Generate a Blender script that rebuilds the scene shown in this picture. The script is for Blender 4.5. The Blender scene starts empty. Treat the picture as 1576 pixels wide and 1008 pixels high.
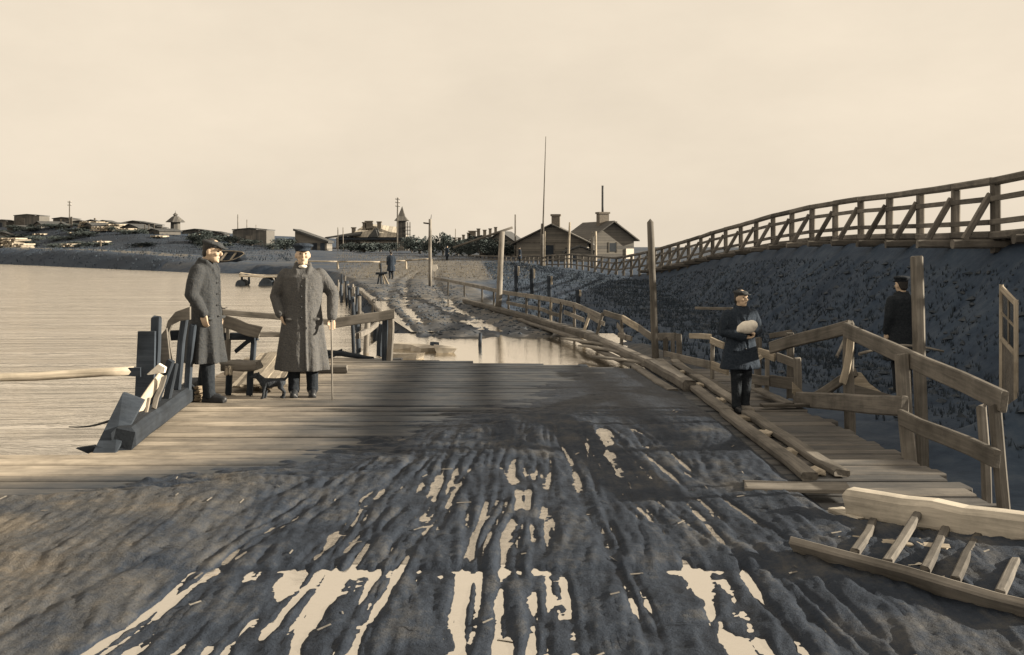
import bpy, bmesh, math, random
import numpy as np
from mathutils import Vector, Matrix, Euler
R = math.radians
random.seed(7)
SC = bpy.context.scene
COL = SC.collection
# ------------------------------------------------------------------ camera
CZ, F, HY, CXP = 1.76, 1690.0, 380.0, 788.0
cam = bpy.data.objects.new('camera', bpy.data.cameras.new('camera'))
COL.objects.link(cam)
cam.location = (0, 0, CZ); cam.rotation_euler = (R(90), 0, 0)
cam.data.sensor_width = 36; cam.data.lens = 36 * F / 1576
cam.data.shift_y = -(504 - HY) / 1576
cam.data.clip_start = 0.1; cam.data.clip_end = 6000
SC.camera = cam
# ------------------------------------------------------------------ world + sun
SUN_EL, SUN_AZ = 16.3, -2.0           # azimuth measured from +X towards +Y
w = bpy.data.worlds.new('World'); SC.world = w; w.use_nodes = True
nt = w.node_tree; nt.nodes.clear()
sky = nt.nodes.new('ShaderNodeTexSky'); sky.sky_type = 'NISHITA'; sky.sun_disc = False
sky.sun_elevation = R(SUN_EL); sky.sun_rotation = R(90 - SUN_AZ); sky.dust_density = 4
bw = nt.nodes.new('ShaderNodeRGBToBW')
mr = nt.nodes.new('ShaderNodeMath'); mr.operation = 'MULTIPLY_ADD'
mr.inputs[1].default_value = 0.20; mr.inputs[2].default_value = 6.55
cl = nt.nodes.new('ShaderNodeMath'); cl.operation = 'MINIMUM'; cl.inputs[1].default_value = 9.5
mx = nt.nodes.new('ShaderNodeMix'); mx.data_type = 'RGBA'; mx.blend_type = 'MULTIPLY'; mx.inputs[0].default_value = 1
mx.inputs[7].default_value = (1.0, 0.865, 0.688, 1)
bg = nt.nodes.new('ShaderNodeBackground'); bg.inputs[1].default_value = 0.05
wo = nt.nodes.new('ShaderNodeOutputWorld')
L = nt.links.new
L(sky.outputs[0], bw.inputs[0]); L(bw.outputs[0], mr.inputs[0]); L(mr.outputs[0], cl.inputs[0]); 
tcw = nt.nodes.new('ShaderNodeTexCoord'); nzw = nt.nodes.new('ShaderNodeTexNoise'); nzw.inputs['Scale'].default_value = 2.4; nzw.inputs['Detail'].default_value = 6; nzw.inputs['Roughness'].default_value = .6
mpw = nt.nodes.new('ShaderNodeMapping'); mpw.inputs['Scale'].default_value = (1, 1, 2.2); L(tcw.outputs['Generated'], mpw.inputs['Vector']); L(mpw.outputs[0], nzw.inputs['Vector'])
mrw = nt.nodes.new('ShaderNodeMapRange'); mrw.inputs[1].default_value = .3; mrw.inputs[2].default_value = .7; mrw.inputs[3].default_value = .92; mrw.inputs[4].default_value = 1.08; L(nzw.outputs[0], mrw.inputs[0])
mw = nt.nodes.new('ShaderNodeMath'); mw.operation = 'MULTIPLY'; L(cl.outputs[0], mw.inputs[0]); L(mrw.outputs[0], mw.inputs[1]); L(mw.outputs[0], mx.inputs[6])
L(mx.outputs[2], bg.inputs[0]); L(bg.outputs[0], wo.inputs[0])
sd = bpy.data.lights.new('sun', 'SUN'); sd.energy = 5.0; sd.angle = R(0.6); sd.color = (1, 0.87, 0.68)
sun = bpy.data.objects.new('sun', sd); COL.objects.link(sun)
sv = Vector((math.cos(R(SUN_EL)) * math.cos(R(SUN_AZ)), math.cos(R(SUN_EL)) * math.sin(R(SUN_AZ)), math.sin(R(SUN_EL))))
sun.rotation_euler = sv.to_track_quat('Z', 'Y').to_euler(); sun.location = (60, 10, 30)
vs = SC.view_settings
vs.view_transform = 'Standard'; vs.look = 'None'; vs.exposure = 1.3; vs.gamma = 1; vs.use_curve_mapping = False
SC.render.resolution_x = 1024; SC.render.resolution_y = 655

# ------------------------------------------------------------------ helpers
def P(px, py, d):
    return Vector(((px - CXP) / F * d, d, CZ + (HY - py) / F * d))
def G(px, py, z=0.0):
    return P(px, py, (CZ - z) * F / (py - HY))
def X_(px, d): return (px - CXP) / F * d
def Z_(py, d): return CZ + (HY - py) / F * d

def tag(o, label, cat=None, group=None, kind=None):
    o['label'] = label
    if cat: o['category'] = cat
    if group: o['group'] = group
    if kind: o['kind'] = kind
    return o
def empty(name, loc, label, cat, group=None):
    o = bpy.data.objects.new(name, None); COL.objects.link(o)
    o.location = loc; o.empty_display_size = .2
    return tag(o, label, cat, group)
def attach(o, parent):
    if parent is not None:
        o.parent = parent
        o.matrix_parent_inverse = world(parent).inverted()
    return o
def world(o):
    m = o.matrix_basis.copy()
    if o.parent is not None:
        m = world(o.parent) @ o.matrix_parent_inverse @ m
    return m
def obj(name, verts, faces, mat, parent=None, smooth=False):
    me = bpy.data.meshes.new(name)
    me.from_pydata([tuple(v) for v in verts], [], faces)
    me.materials.append(mat)
    if smooth: me.polygons.foreach_set('use_smooth', [True] * len(me.polygons))
    o = bpy.data.objects.new(name, me); COL.objects.link(o)
    return attach(o, parent)
def frame(p0, p1, up):
    x = (p1 - p0).normalized()
    if abs(x.dot(up)) > .97: up = Vector((0, 1, 0)) if abs(x.y) < .9 else Vector((1, 0, 0))
    y = up.cross(x).normalized(); z = x.cross(y)
    m = Matrix((x, y, z)).transposed().to_4x4(); m.translation = p0
    return m
UP = Vector((0, 0, 1))
def beam(name, p0, p1, wd, ht, mat, parent=None, up=UP, segs=3, jit=.009, taper=1.0, bow=0.0):
    """hewn timber: local x runs along the grain"""
    p0 = Vector(p0); p1 = Vector(p1); ln = (p1 - p0).length
    vs_, fs = [], []
    c = .2 * min(wd, ht)
    prof = [(-wd/2+c, -ht/2), (wd/2-c, -ht/2), (wd/2, -ht/2+c), (wd/2, ht/2-c), (wd/2-c, ht/2), (-wd/2+c, ht/2), (-wd/2, ht/2-c), (-wd/2, -ht/2+c)]
    j = jit
    for i in range(segs + 1):
        t = i / segs; k = 1 + (taper - 1) * t
        oy, oz = random.uniform(-j, j), random.uniform(-j, j) + bow * math.sin(math.pi * t)
        for (a, b) in prof:
            ex = random.uniform(-j, j) * 2 if i in (0, segs) else 0
            vs_.append((t * ln + ex, a * k + oy, b * k + oz))
    n = 8
    for i in range(segs):
        for q in range(n):
            fs.append((i*n+q, i*n+(q+1) % n, (i+1)*n+(q+1) % n, (i+1)*n+q))
    fs.append(tuple(range(n))[::-1]); fs.append(tuple(range(segs*n, segs*n+n)))
    o = obj(name, vs_, fs, mat)
    o.matrix_basis = frame(p0, p1, up)
    return attach(o, parent)
def pole(name, p0, p1, r0, r1, mat, parent=None, n=8, segs=4, jit=.1, bow=0.0, point=0.0):
    p0 = Vector(p0); p1 = Vector(p1); ln = (p1 - p0).length
    vs_, fs = [], []
    for i in range(segs + 1):
        t = i / segs; r = r0 + (r1 - r0) * t
        oy, oz = random.uniform(-jit, jit) * r, random.uniform(-jit, jit) * r + bow * math.sin(math.pi * t)
        for q in range(n):
            a = 2 * math.pi * q / n
            rr = r * (1 + random.uniform(-jit, jit) * .6)
            vs_.append((t * ln, math.cos(a) * rr + oy, math.sin(a) * rr + oz))
    for i in range(segs):
        for q in range(n):
            fs.append((i*n+q, i*n+(q+1) % n, (i+1)*n+(q+1) % n, (i+1)*n+q))
    fs.append(tuple(range(n))[::-1])
    if point:
        vs_.append((ln + point, 0, 0)); k = len(vs_) - 1
        for q in range(n): fs.append((segs*n+q, segs*n+(q+1) % n, k))
    else: fs.append(tuple(range(segs*n, segs*n+n)))
    o = obj(name, vs_, fs, mat)
    o.matrix_basis = frame(p0, p1, UP)
    for p in o.data.polygons: p.use_smooth = len(p.vertices) <= 4
    return attach(o, parent)
def boxv(x0, x1, y0, y1, z0, z1):
    v = [(x0,y0,z0),(x1,y0,z0),(x1,y1,z0),(x0,y1,z0),(x0,y0,z1),(x1,y0,z1),(x1,y1,z1),(x0,y1,z1)]
    f = [(0,3,2,1),(4,5,6,7),(0,1,5,4),(1,2,6,5),(2,3,7,6),(3,0,4,7)]
    return v, f
def merge(lst):
    V, Fc = [], []
    for v, f in lst:
        k = len(V); V += list(v); Fc += [tuple(i + k for i in q) for q in f]
    return V, Fc
def box(name, x0, x1, y0, y1, z0, z1, mat, parent=None, loc=None, rz=0):
    v, f = boxv(x0, x1, y0, y1, z0, z1)
    o = obj(name, v, f, mat)
    if loc is not None: o.location = loc; o.rotation_euler = (0, 0, rz)
    return attach(o, parent)
def slab(name, outline, thick, mat, parent=None, direction=(0, 1, 0)):
    """an outline of 3D points given real thickness along direction"""
    dv = Vector(direction) * thick
    n = len(outline); V = [Vector(p) for p in outline] + [Vector(p) + dv for p in outline]
    fs = [tuple(range(n)), tuple(range(2*n-1, n-1, -1))] + [(i, i+n, (i+1) % n + n, (i+1) % n) for i in range(n)]
    return obj(name, V, fs, mat, parent)
def copy_tree(o, parent=None):
    c = o.copy(); COL.objects.link(c)
    if parent is not None: c.parent = parent
    for ch in list(o.children): copy_tree(ch, c)
    return c

# ---- numpy value noise
def _h(ix, iy, s):
    n = (ix.astype(np.int64) * 374761393 + iy.astype(np.int64) * 668265263 + s * 982451653) & 0x7fffffff
    n = ((n ^ (n >> 13)) * 1274126177) & 0x7fffffff
    return ((n ^ (n >> 16)) & 0xffff) / 65535.0
def vnoise(x, y, s=0):
    ix = np.floor(x); iy = np.floor(y); fx = x - ix; fy = y - iy
    fx = fx*fx*(3-2*fx); fy = fy*fy*(3-2*fy)
    a = _h(ix, iy, s); b = _h(ix+1, iy, s); c = _h(ix, iy+1, s); d = _h(ix+1, iy+1, s)
    return (a*(1-fx)+b*fx)*(1-fy)+(c*(1-fx)+d*fx)*fy
def fbm(x, y, s=0, o=4):
    r = 0; a = .5
    for i in range(o):
        r = r + a * vnoise(x, y, s + i * 17); x = x * 2.03; y = y * 2.03; a *= .5
    return r / (1 - .5 ** o)
def sst(a, b, x):
    t = np.clip((x - a) / (b - a), 0, 1); return t*t*(3-2*t)
def gridobj(name, xs, ys, Z, mat, attr=None, cut=None):
    ny, nx = len(ys), len(xs)
    XX, YY = np.meshgrid(xs, ys)
    V = np.stack([XX, YY, Z], -1).reshape(-1, 3)
    i = np.arange(nx*ny).reshape(ny, nx)
    Fq = np.stack([i[:-1,:-1], i[:-1,1:], i[1:,1:], i[1:,:-1]], -1).reshape(-1, 4)
    if cut is not None: Fq = Fq[V[Fq, 2].max(1) > cut]
    me = bpy.data.meshes.new(name)
    me.vertices.add(len(V)); me.vertices.foreach_set('co', V.ravel().astype(np.float32))
    me.loops.add(Fq.size); me.loops.foreach_set('vertex_index', Fq.ravel().astype(np.int32))
    me.polygons.add(len(Fq)); me.polygons.foreach_set('loop_start', np.arange(0, Fq.size, 4, dtype=np.int32))
    me.polygons.foreach_set('use_smooth', np.ones(len(Fq), dtype=bool))
    me.update(calc_edges=True); me.validate()
    if attr is not None:
        a = me.attributes.new('tone', 'FLOAT', 'POINT'); a.data.foreach_set('value', attr.ravel().astype(np.float32))
    me.materials.append(mat)
    o = bpy.data.objects.new(name, me); COL.objects.link(o)
    return o

# ------------------------------------------------------------------ materials
def newmat(name):
    m = bpy.data.materials.new(name); m.use_nodes = True
    t = m.node_tree; b = t.nodes['Principled BSDF']
    return m, t, b
def ramp(t, fac, stops):
    r = t.nodes.new('ShaderNodeValToRGB'); e = r.color_ramp.elements
    while len(e) < len(stops): e.new(.5)
    for k, (p, c) in enumerate(stops):
        e[k].position = p; e[k].color = (*c, 1)
    t.links.new(fac, r.inputs[0]); return r.outputs[0]
def noise(t, vec, scale, det=4, rough=.55, dist=0):
    n = t.nodes.new('ShaderNodeTexNoise'); n.inputs['Scale'].default_value = scale
    n.inputs['Detail'].default_value = det; n.inputs['Roughness'].default_value = rough; n.inputs['Distortion'].default_value = dist
    if vec is not None: t.links.new(vec, n.inputs['Vector'])
    return n.outputs[0]
def mapping(t, vec, scale):
    m = t.nodes.new('ShaderNodeMapping'); m.inputs['Scale'].default_value = scale
    t.links.new(vec, m.inputs['Vector']); return m.outputs[0]
def mixc(t, fac, a, b, blend='MIX'):
    m = t.nodes.new('ShaderNodeMix'); m.data_type = 'RGBA'; m.blend_type = blend
    for s, v in ((0, fac), (6, a), (7, b)):
        if isinstance(v, (int, float)): m.inputs[s].default_value = v
        elif isinstance(v, tuple): m.inputs[s].default_value = (*v, 1)
        else: t.links.new(v, m.inputs[s])
    return m.outputs[2]
def math_(t, op, a, b=None, c=None):
    m = t.nodes.new('ShaderNodeMath'); m.operation = op
    for i, v in enumerate((a, b, c)):
        if v is None: continue
        if isinstance(v, (int, float)): m.inputs[i].default_value = v
        else: t.links.new(v, m.inputs[i])
    return m.outputs[0]
def bump(t, b, h, strength=.4, dist=.02):
    n = t.nodes.new('ShaderNodeBump'); n.inputs['Strength'].default_value = strength; n.inputs['Distance'].default_value = dist
    t.links.new(h, n.inputs['Height']); t.links.new(n.outputs[0], b.inputs['Normal'])
def coords(t, which='Object'):
    return t.nodes.new('ShaderNodeTexCoord').outputs[which]
def rnd(t): return t.nodes.new('ShaderNodeObjectInfo').outputs['Random']
def pos(t): return t.nodes.new('ShaderNodeNewGeometry').outputs['Position']

def wood(name, dark, light, grain=1.0, dirt=None):
    m, t, b = newmat(name)
    co = coords(t); r = rnd(t)
    off = t.nodes.new('ShaderNodeVectorMath'); off.operation = 'ADD'; t.links.new(co, off.inputs[0])
    cmb = t.nodes.new('ShaderNodeCombineXYZ'); r10 = math_(t, 'MULTIPLY', r, 37.0)
    for i in range(3): t.links.new(r10, cmb.inputs[i])
    t.links.new(cmb.outputs[0], off.inputs[1]); v = off.outputs[0]
    g = noise(t, mapping(t, v, (1.2, 26*grain, 26*grain)), 1.6, 6, .65, .3)
    blot = noise(t, mapping(t, v, (1.0, 4, 4)), 1.3, 4, .6)
    f = math_(t, 'ADD', math_(t, 'MULTIPLY', g, .65), math_(t, 'MULTIPLY', blot, .45))
    c = ramp(t, f, [(.34, dark), (.72, light)])
    st_ = noise(t, v, 2.1, 5, .65)
    val = math_(t, 'MULTIPLY', math_(t, 'MULTIPLY_ADD', r, .6, .62), ramp(t, st_, [(.32, (.55,)*3), (.55, (1,)*3)]))
    hs = t.nodes.new('ShaderNodeHueSaturation'); t.links.new(c, hs.inputs['Color']); t.links.new(val, hs.inputs['Value'])
    c = hs.outputs[0]
    if dirt:
        c = dirt(t, c)
    t.links.new(c, b.inputs['Base Color'])
    b.inputs['Roughness'].default_value = .85; b.inputs['Specular IOR Level'].default_value = .25
    bump(t, b, g, .5, .006)
    return m
SLATE = (.045, .058, .074)
MUD_D, MUD_L = (.016, .026, .042), (.115, .112, .100)
M = {}
M['pale'] = wood('pale_timber', (.17, .148, .118), (.48, .425, .345))
M['grey'] = wood('weathered_timber', (.085, .082, .078), (.24, .221, .196))
M['brown'] = wood('brown_timber', (.062, .060, .059), (.18, .166, .148))
M['sunlit_pale'] = wood('sunlit_pale_timber', (.30, .28, .24), (.62, .57, .49))  # direct sun on the fallen beam and boards put into the timber colour
M['tar'] = wood('tarred_timber', (.016, .023, .034), (.042, .053, .070))
def deck_dirt_shade(t, c):
    p = pos(t); sx = t.nodes.new('ShaderNodeSeparateXYZ'); t.links.new(p, sx.inputs[0])
    # trodden mud stains, darkened for the shadow across mid-deck too, follow the carriageway: x from about -1.6 to 2.2 m
    n = noise(t, p, .9, 5, .6)
    a = math_(t, 'MULTIPLY_ADD', n, 1.8, -.9)
    xx = math_(t, 'ADD', sx.outputs[0], math_(t, 'MULTIPLY', a, .8))
    le = t.nodes.new('ShaderNodeMapRange'); le.interpolation_type = 'SMOOTHSTEP'
    t.links.new(math_(t, 'ADD', xx, math_(t, 'MAXIMUM', math_(t, 'MULTIPLY_ADD', sx.outputs[1], -1.3, 12.2), 0.0)), le.inputs[0])
    le.inputs[1].default_value = -3.6; le.inputs[2].default_value = -1.1
    rt = t.nodes.new('ShaderNodeMapRange'); t.links.new(xx, rt.inputs[0])
    rt.inputs[1].default_value = 1.9; rt.inputs[2].default_value = 2.6; rt.inputs[3].default_value = 1; rt.inputs[4].default_value = .78
    n2 = noise(t, mapping(t, p, (1.2, 5, 1)), 2.2, 5, .65)
    k = math_(t, 'MULTIPLY', math_(t, 'MULTIPLY', le.outputs[0], rt.outputs[0]), ramp(t, n2, [(.25, (.84,)*3), (.6, (1,)*3)]))
    n3 = noise(t, p, 7, 4, .6)
    md = ramp(t, n3, [(.3, MUD_D), (.75, (.032, .041, .054))])
    return mixc(t, math_(t, 'MULTIPLY', k, .97), c, md)
M['deck'] = wood('deck_planking', (.17, .150, .125), (.52, .455, .37), 1.0, deck_dirt_shade)

def simple(name, a, bcol, scale=6, rough=.9, bmp=.3, which='Object', spec=.3, det=5):
    m, t, b = newmat(name)
    v = coords(t) if which == 'Object' else pos(t)
    n = noise(t, v, scale, det, .6)
    t.links.new(ramp(t, n, [(.3, a), (.72, bcol)]), b.inputs['Base Color'])
    b.inputs['Roughness'].default_value = rough; b.inputs['Specular IOR Level'].default_value = spec
    if 'wool' in name or 'cloth' in name:
        w1 = noise(t, mapping(t, v, (1.6, 1.6, .55)), 6.0, 3, .5, 1.6); w2 = noise(t, mapping(t, v, (1, 1, 2.4)), 9.0, 3, .5, .8)
        bump(t, b, math_(t, 'ADD', math_(t, 'ADD', w1, math_(t, 'MULTIPLY', w2, .6)), math_(t, 'MULTIPLY', n, .12)), .5, .04)
    elif bmp: bump(t, b, n, bmp, .02)
    return m
M['darkcloth'] = simple('dark_wool', (.016, .023, .035), (.036, .046, .062), 40, .95, .35, spec=.1)
M['greycloth'] = simple('grey_brown_wool', (.028, .034, .043), (.066, .066, .065), 90, .95, .4, spec=.1)
M['coatcloth'] = simple('tan_grey_wool', (.052, .058, .068), (.125, .120, .113), 90, .95, .4, spec=.1)
M['trouser'] = simple('dark_trouser_cloth', (.014, .018, .024), (.03, .035, .042), 40, .95, .2, spec=.1)
M['boot'] = simple('black_boot_leather', (.012, .014, .018), (.03, .033, .038), 20, .5, .1, spec=.4)
M['skin'] = simple('skin', (.42, .32, .235), (.56, .43, .32), 14, .6, .05, spec=.3)
M['hair'] = simple('dark_hair', (.018, .018, .02), (.045, .042, .04), 60, .8, .3)
M['eye'] = simple('dark_eye', (.015, .015, .015), (.02, .02, .02), 5, .3, 0)
M['white'] = simple('white_linen', (.62, .58, .52), (.8, .76, .68), 20, .9, .2)
M['fur'] = simple('black_fur', (.014, .018, .025), (.05, .058, .07), 60, .9, .8)
M['brick'] = simple('sooty_brick', (.09, .085, .08), (.20, .175, .145), 9, .95, .2)
M['roofdark'] = simple('dark_roof_felt', (.032, .036, .042), (.075, .075, .073), 3, .9, .2)
M['stone'] = simple('pale_stone', (.24, .22, .19), (.42, .38, .32), 6, .9, .4)
M['iron'] = simple('black_iron', (.02, .024, .03), (.06, .062, .062), 12, .6, .1)
M['glass'] = simple('dark_window_glass', (.02, .026, .034), (.035, .042, .05), 3, .15, 0, spec=.6)
M['rope'] = simple('hemp_rope', (.16, .13, .095), (.34, .28, .21), 40, .95, .4)
M['clod'] = simple('dark_earth_clod', (.026, .038, .056), (.062, .072, .086), 9, .95, .4)
def leafmat(name, a, b_):
    m, t, b = newmat(name)
    r = rnd(t); n = noise(t, pos(t), .9, 3)
    t.links.new(mixc(t, n, a, b_), b.inputs['Base Color']); b.inputs['Roughness'].default_value = .8
    b.inputs['Specular IOR Level'].default_value = .15
    return m
M['weed'] = leafmat('bluish_weed', (.026, .040, .060), (.060, .076, .096))
M['leaf'] = leafmat('dark_leaf', (.022, .034, .040), (.085, .10, .095))
M['dryleaf'] = leafmat('dry_grass', (.07, .068, .058), (.20, .17, .125))
# boarded walls and roofs of far houses (boards only a pixel or two wide)
def boards(name, a, b_, freq, axis=0):
    m, t, b = newmat(name)
    co = coords(t); s = t.nodes.new('ShaderNodeSeparateXYZ'); t.links.new(co, s.inputs[0])
    q = math_(t, 'MULTIPLY', s.outputs[axis], freq)
    fr = math_(t, 'FRACT', q); fl = math_(t, 'FLOOR', q)
    wn = t.nodes.new('ShaderNodeTexWhiteNoise'); wn.noise_dimensions = '1D'; t.links.new(fl, wn.inputs['W'])
    n = noise(t, co, 1.4, 5)
    f = math_(t, 'ADD', math_(t, 'MULTIPLY', wn.outputs[0], .45), math_(t, 'MULTIPLY', n, .6))
    c = ramp(t, f, [(.2, a), (.8, b_)])
    g = ramp(t, fr, [(0, (.45,)*3), (.12, (1,)*3), (.9, (1,)*3), (1, (.45,)*3)])
    t.links.new(mixc(t, 1.0, c, g, 'MULTIPLY'), b.inputs['Base Color']); b.inputs['Roughness'].default_value = .9
    return m
M['wallboard'] = boards('grey_wall_boards', (.09, .087, .082), (.19, .176, .155), 4.5, 2)
M['wallvert'] = boards('upright_wall_boards', (.05, .051, .052), (.115, .108, .098), 4.0, 0)
M['roofboard'] = boards('boarded_roof', (.26, .24, .205), (.52, .47, .39), 1.7, 0)
M['logs'] = boards('log_wall', (.07, .07, .07), (.15, .14, .125), 3.4, 2)
M['roofgrey'] = boards('grey_shingle_roof', (.05, .05, .051), (.11, .104, .094), 3.0, 0)

def groundmat():
    m, t, b = newmat('earth')
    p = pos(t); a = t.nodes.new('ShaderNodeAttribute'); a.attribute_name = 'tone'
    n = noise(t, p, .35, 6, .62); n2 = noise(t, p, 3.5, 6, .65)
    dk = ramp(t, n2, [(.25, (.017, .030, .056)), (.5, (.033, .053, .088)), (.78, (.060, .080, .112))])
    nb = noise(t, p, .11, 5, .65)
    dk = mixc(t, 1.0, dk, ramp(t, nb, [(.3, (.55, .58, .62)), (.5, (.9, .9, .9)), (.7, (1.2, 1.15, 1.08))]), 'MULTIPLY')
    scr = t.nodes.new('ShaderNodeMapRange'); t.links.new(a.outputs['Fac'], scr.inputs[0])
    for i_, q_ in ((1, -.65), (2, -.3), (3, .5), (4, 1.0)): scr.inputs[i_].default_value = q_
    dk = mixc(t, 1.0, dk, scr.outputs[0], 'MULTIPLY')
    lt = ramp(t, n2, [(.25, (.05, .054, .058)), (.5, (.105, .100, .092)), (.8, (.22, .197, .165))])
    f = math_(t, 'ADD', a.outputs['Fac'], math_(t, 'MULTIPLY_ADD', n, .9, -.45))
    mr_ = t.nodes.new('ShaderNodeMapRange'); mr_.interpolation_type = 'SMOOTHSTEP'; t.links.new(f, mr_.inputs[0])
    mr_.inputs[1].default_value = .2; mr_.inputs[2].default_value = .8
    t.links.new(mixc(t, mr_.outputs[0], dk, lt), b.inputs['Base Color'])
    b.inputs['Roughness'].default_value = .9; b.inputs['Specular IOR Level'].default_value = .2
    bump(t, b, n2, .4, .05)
    return m
M['ground'] = groundmat()
def mudmat():
    m, t, b = newmat('wet_mud')
    p = pos(t); n = noise(t, p, 2.2, 6, .65); n2 = noise(t, p, 22, 5, .7); n3 = noise(t, mapping(t, p, (9, 1.6, 4)), 1.0, 5, .7)
    f = math_(t, 'ADD', math_(t, 'MULTIPLY', n, .55), math_(t, 'ADD', math_(t, 'MULTIPLY', n2, .25), math_(t, 'MULTIPLY', n3, .3)))
    sz = t.nodes.new('ShaderNodeSeparateXYZ'); t.links.new(p, sz.inputs[0])
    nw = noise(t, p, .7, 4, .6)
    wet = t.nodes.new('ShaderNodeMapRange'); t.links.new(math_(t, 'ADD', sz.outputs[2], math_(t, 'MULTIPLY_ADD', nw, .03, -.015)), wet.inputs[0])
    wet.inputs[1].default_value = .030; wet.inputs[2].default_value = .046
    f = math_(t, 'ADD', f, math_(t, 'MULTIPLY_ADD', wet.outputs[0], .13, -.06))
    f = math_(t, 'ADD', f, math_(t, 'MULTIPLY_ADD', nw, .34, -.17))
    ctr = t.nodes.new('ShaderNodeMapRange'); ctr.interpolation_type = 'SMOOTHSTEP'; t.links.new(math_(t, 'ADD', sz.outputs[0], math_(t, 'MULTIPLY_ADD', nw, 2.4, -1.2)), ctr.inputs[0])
    ctr.inputs[1].default_value = -2.6; ctr.inputs[2].default_value = -1.0; ctr.inputs[3].default_value = .06; ctr.inputs[4].default_value = -.10  # bridge shadow over the middle put into the mud colour as darkening
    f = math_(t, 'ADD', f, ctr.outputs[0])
    t.links.new(ramp(t, f, [(.36, (.014, .019, .029)), (.52, (.028, .037, .054)), (.66, (.070, .072, .076)), (.8, (.125, .112, .096))]), b.inputs['Base Color'])
    t.links.new(math_(t, 'ADD', math_(t, 'MULTIPLY', n2, .3), math_(t, 'MULTIPLY_ADD', wet.outputs[0], .25, .45)), b.inputs['Roughness'])
    b.inputs['Specular IOR Level'].default_value = .12
    n4 = noise(t, p, 70, 4, .7); bump(t, b, math_(t, 'ADD', n2, math_(t, 'MULTIPLY', n4, .5)), .6, .02)
    return m
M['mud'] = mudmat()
def watermat(name, base, gloss, rough, bscale, bstr, stretch):
    m, t, b = newmat(name)
    p = pos(t); v = mapping(t, p, stretch)
    n2 = noise(t, p, .06, 4, .6)
    n = math_(t, 'MULTIPLY', noise(t, v, bscale, 6, .62, .9), math_(t, 'MULTIPLY_ADD', noise(t, mapping(t, p, (.05, .16, 1)), 1.0, 4, .6), 2.6, -.3))
    c = mixc(t, n2, tuple(x * .86 for x in base), tuple(min(1, x * 1.12) for x in base))
    t.links.new(c, b.inputs['Base Color']); b.inputs['Roughness'].default_value = .6
    g = t.nodes.new('ShaderNodeBsdfGlossy'); g.inputs['Roughness'].default_value = rough; g.inputs['Color'].default_value = (.95, .90, .82, 1)
    bp = t.nodes.new('ShaderNodeBump'); bp.inputs['Strength'].default_value = bstr; bp.inputs['Distance'].default_value = .25
    t.links.new(n, bp.inputs['Height']); t.links.new(bp.outputs[0], g.inputs['Normal']); t.links.new(bp.outputs[0], b.inputs['Normal'])
    mx2 = t.nodes.new('ShaderNodeMixShader')
    fz = t.nodes.new('ShaderNodeFresnel'); fz.inputs[0].default_value = 1.34; t.links.new(bp.outputs[0], fz.inputs['Normal'])
    t.links.new(math_(t, 'MINIMUM', math_(t, 'MULTIPLY_ADD', fz.outputs[0], 1.1, gloss), .95), mx2.inputs[0])
    t.links.new(b.outputs[0], mx2.inputs[1]); t.links.new(g.outputs[0], mx2.inputs[2])
    t.links.new(mx2.outputs[0], t.nodes['Material Output'].inputs[0])
    return m
M['river'] = watermat('silty_river_water', (.26, .22, .165), .46, .12, 1.0, .6, (.20, .95, 1))
M['rutwater'] = watermat('brown_rut_water', (.15, .13, .105), .20, .10, 14, .12, (1, 1, 1))
M['puddle'] = watermat('muddy_puddle_water', (.17, .155, .13), .56, .05, 7, .03, (1, 1, 1))

# ------------------------------------------------------------------ terrain
SH_D = np.array([-60, 15.6, 16.6, 23, 32, 54, 76, 92, 99, 106, 147, 200, 320, 700, 3000.])
SH_X = np.array([3.6, 3.6, -2.6, -2.75, -4.3, -8.4, -13, -20, -30, -35, -68, -118, -250, -700, -3200.])
BR_D = np.array([-40, 0, 20, 36, 53, 62, 70, 85, 105, 130, 160, 220])
BR_X = np.array([11.5, 9.7, 8.82, 8.5, 8.03, 7.6, 6.7, 4.65, .8, -5.5, -12, -26])
BR_R = np.array([2.9, 2.95, 2.99, 2.98, 1.98, 1.6, 1.12, 1.2, .85, .75, .7, .7])      # rail top height
_zr = [(-40, 3.1), (9, 3.12), (16, 3.12), (18.6, 3.09), (20, 3.02), (24.4, 3.04), (28.8, 3.08), (33.2, 3.03), (37.6, 2.88), (42, 2.65), (46.4, 2.42), (50.8, 2.12), (53, 1.98), (60, 1.62), (70, 1.1), (85, 1.24), (105, .86), (130, .8), (160, .8), (220, .9)]  # near end is out of view, its height set for the deck shadow
ZR_D = np.array([a for a, _ in _zr]); ZR_Z = np.array([b for _, b in _zr])
RAILH = 1.02
def shore_dist(X, D):
    best = np.full(X.shape, 1e9)
    for k in range(len(SH_D) - 1):
        ax, ay, bx, by = SH_X[k], SH_D[k], SH_X[k+1], SH_D[k+1]
        t = np.clip(((X-ax)*(bx-ax)+(D-ay)*(by-ay))/((bx-ax)**2+(by-ay)**2), 0, 1)
        best = np.minimum(best, np.hypot(X-ax-t*(bx-ax), D-ay-t*(by-ay)))
    return np.where(X > np.interp(D, SH_D, SH_X), best, -best)
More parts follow.
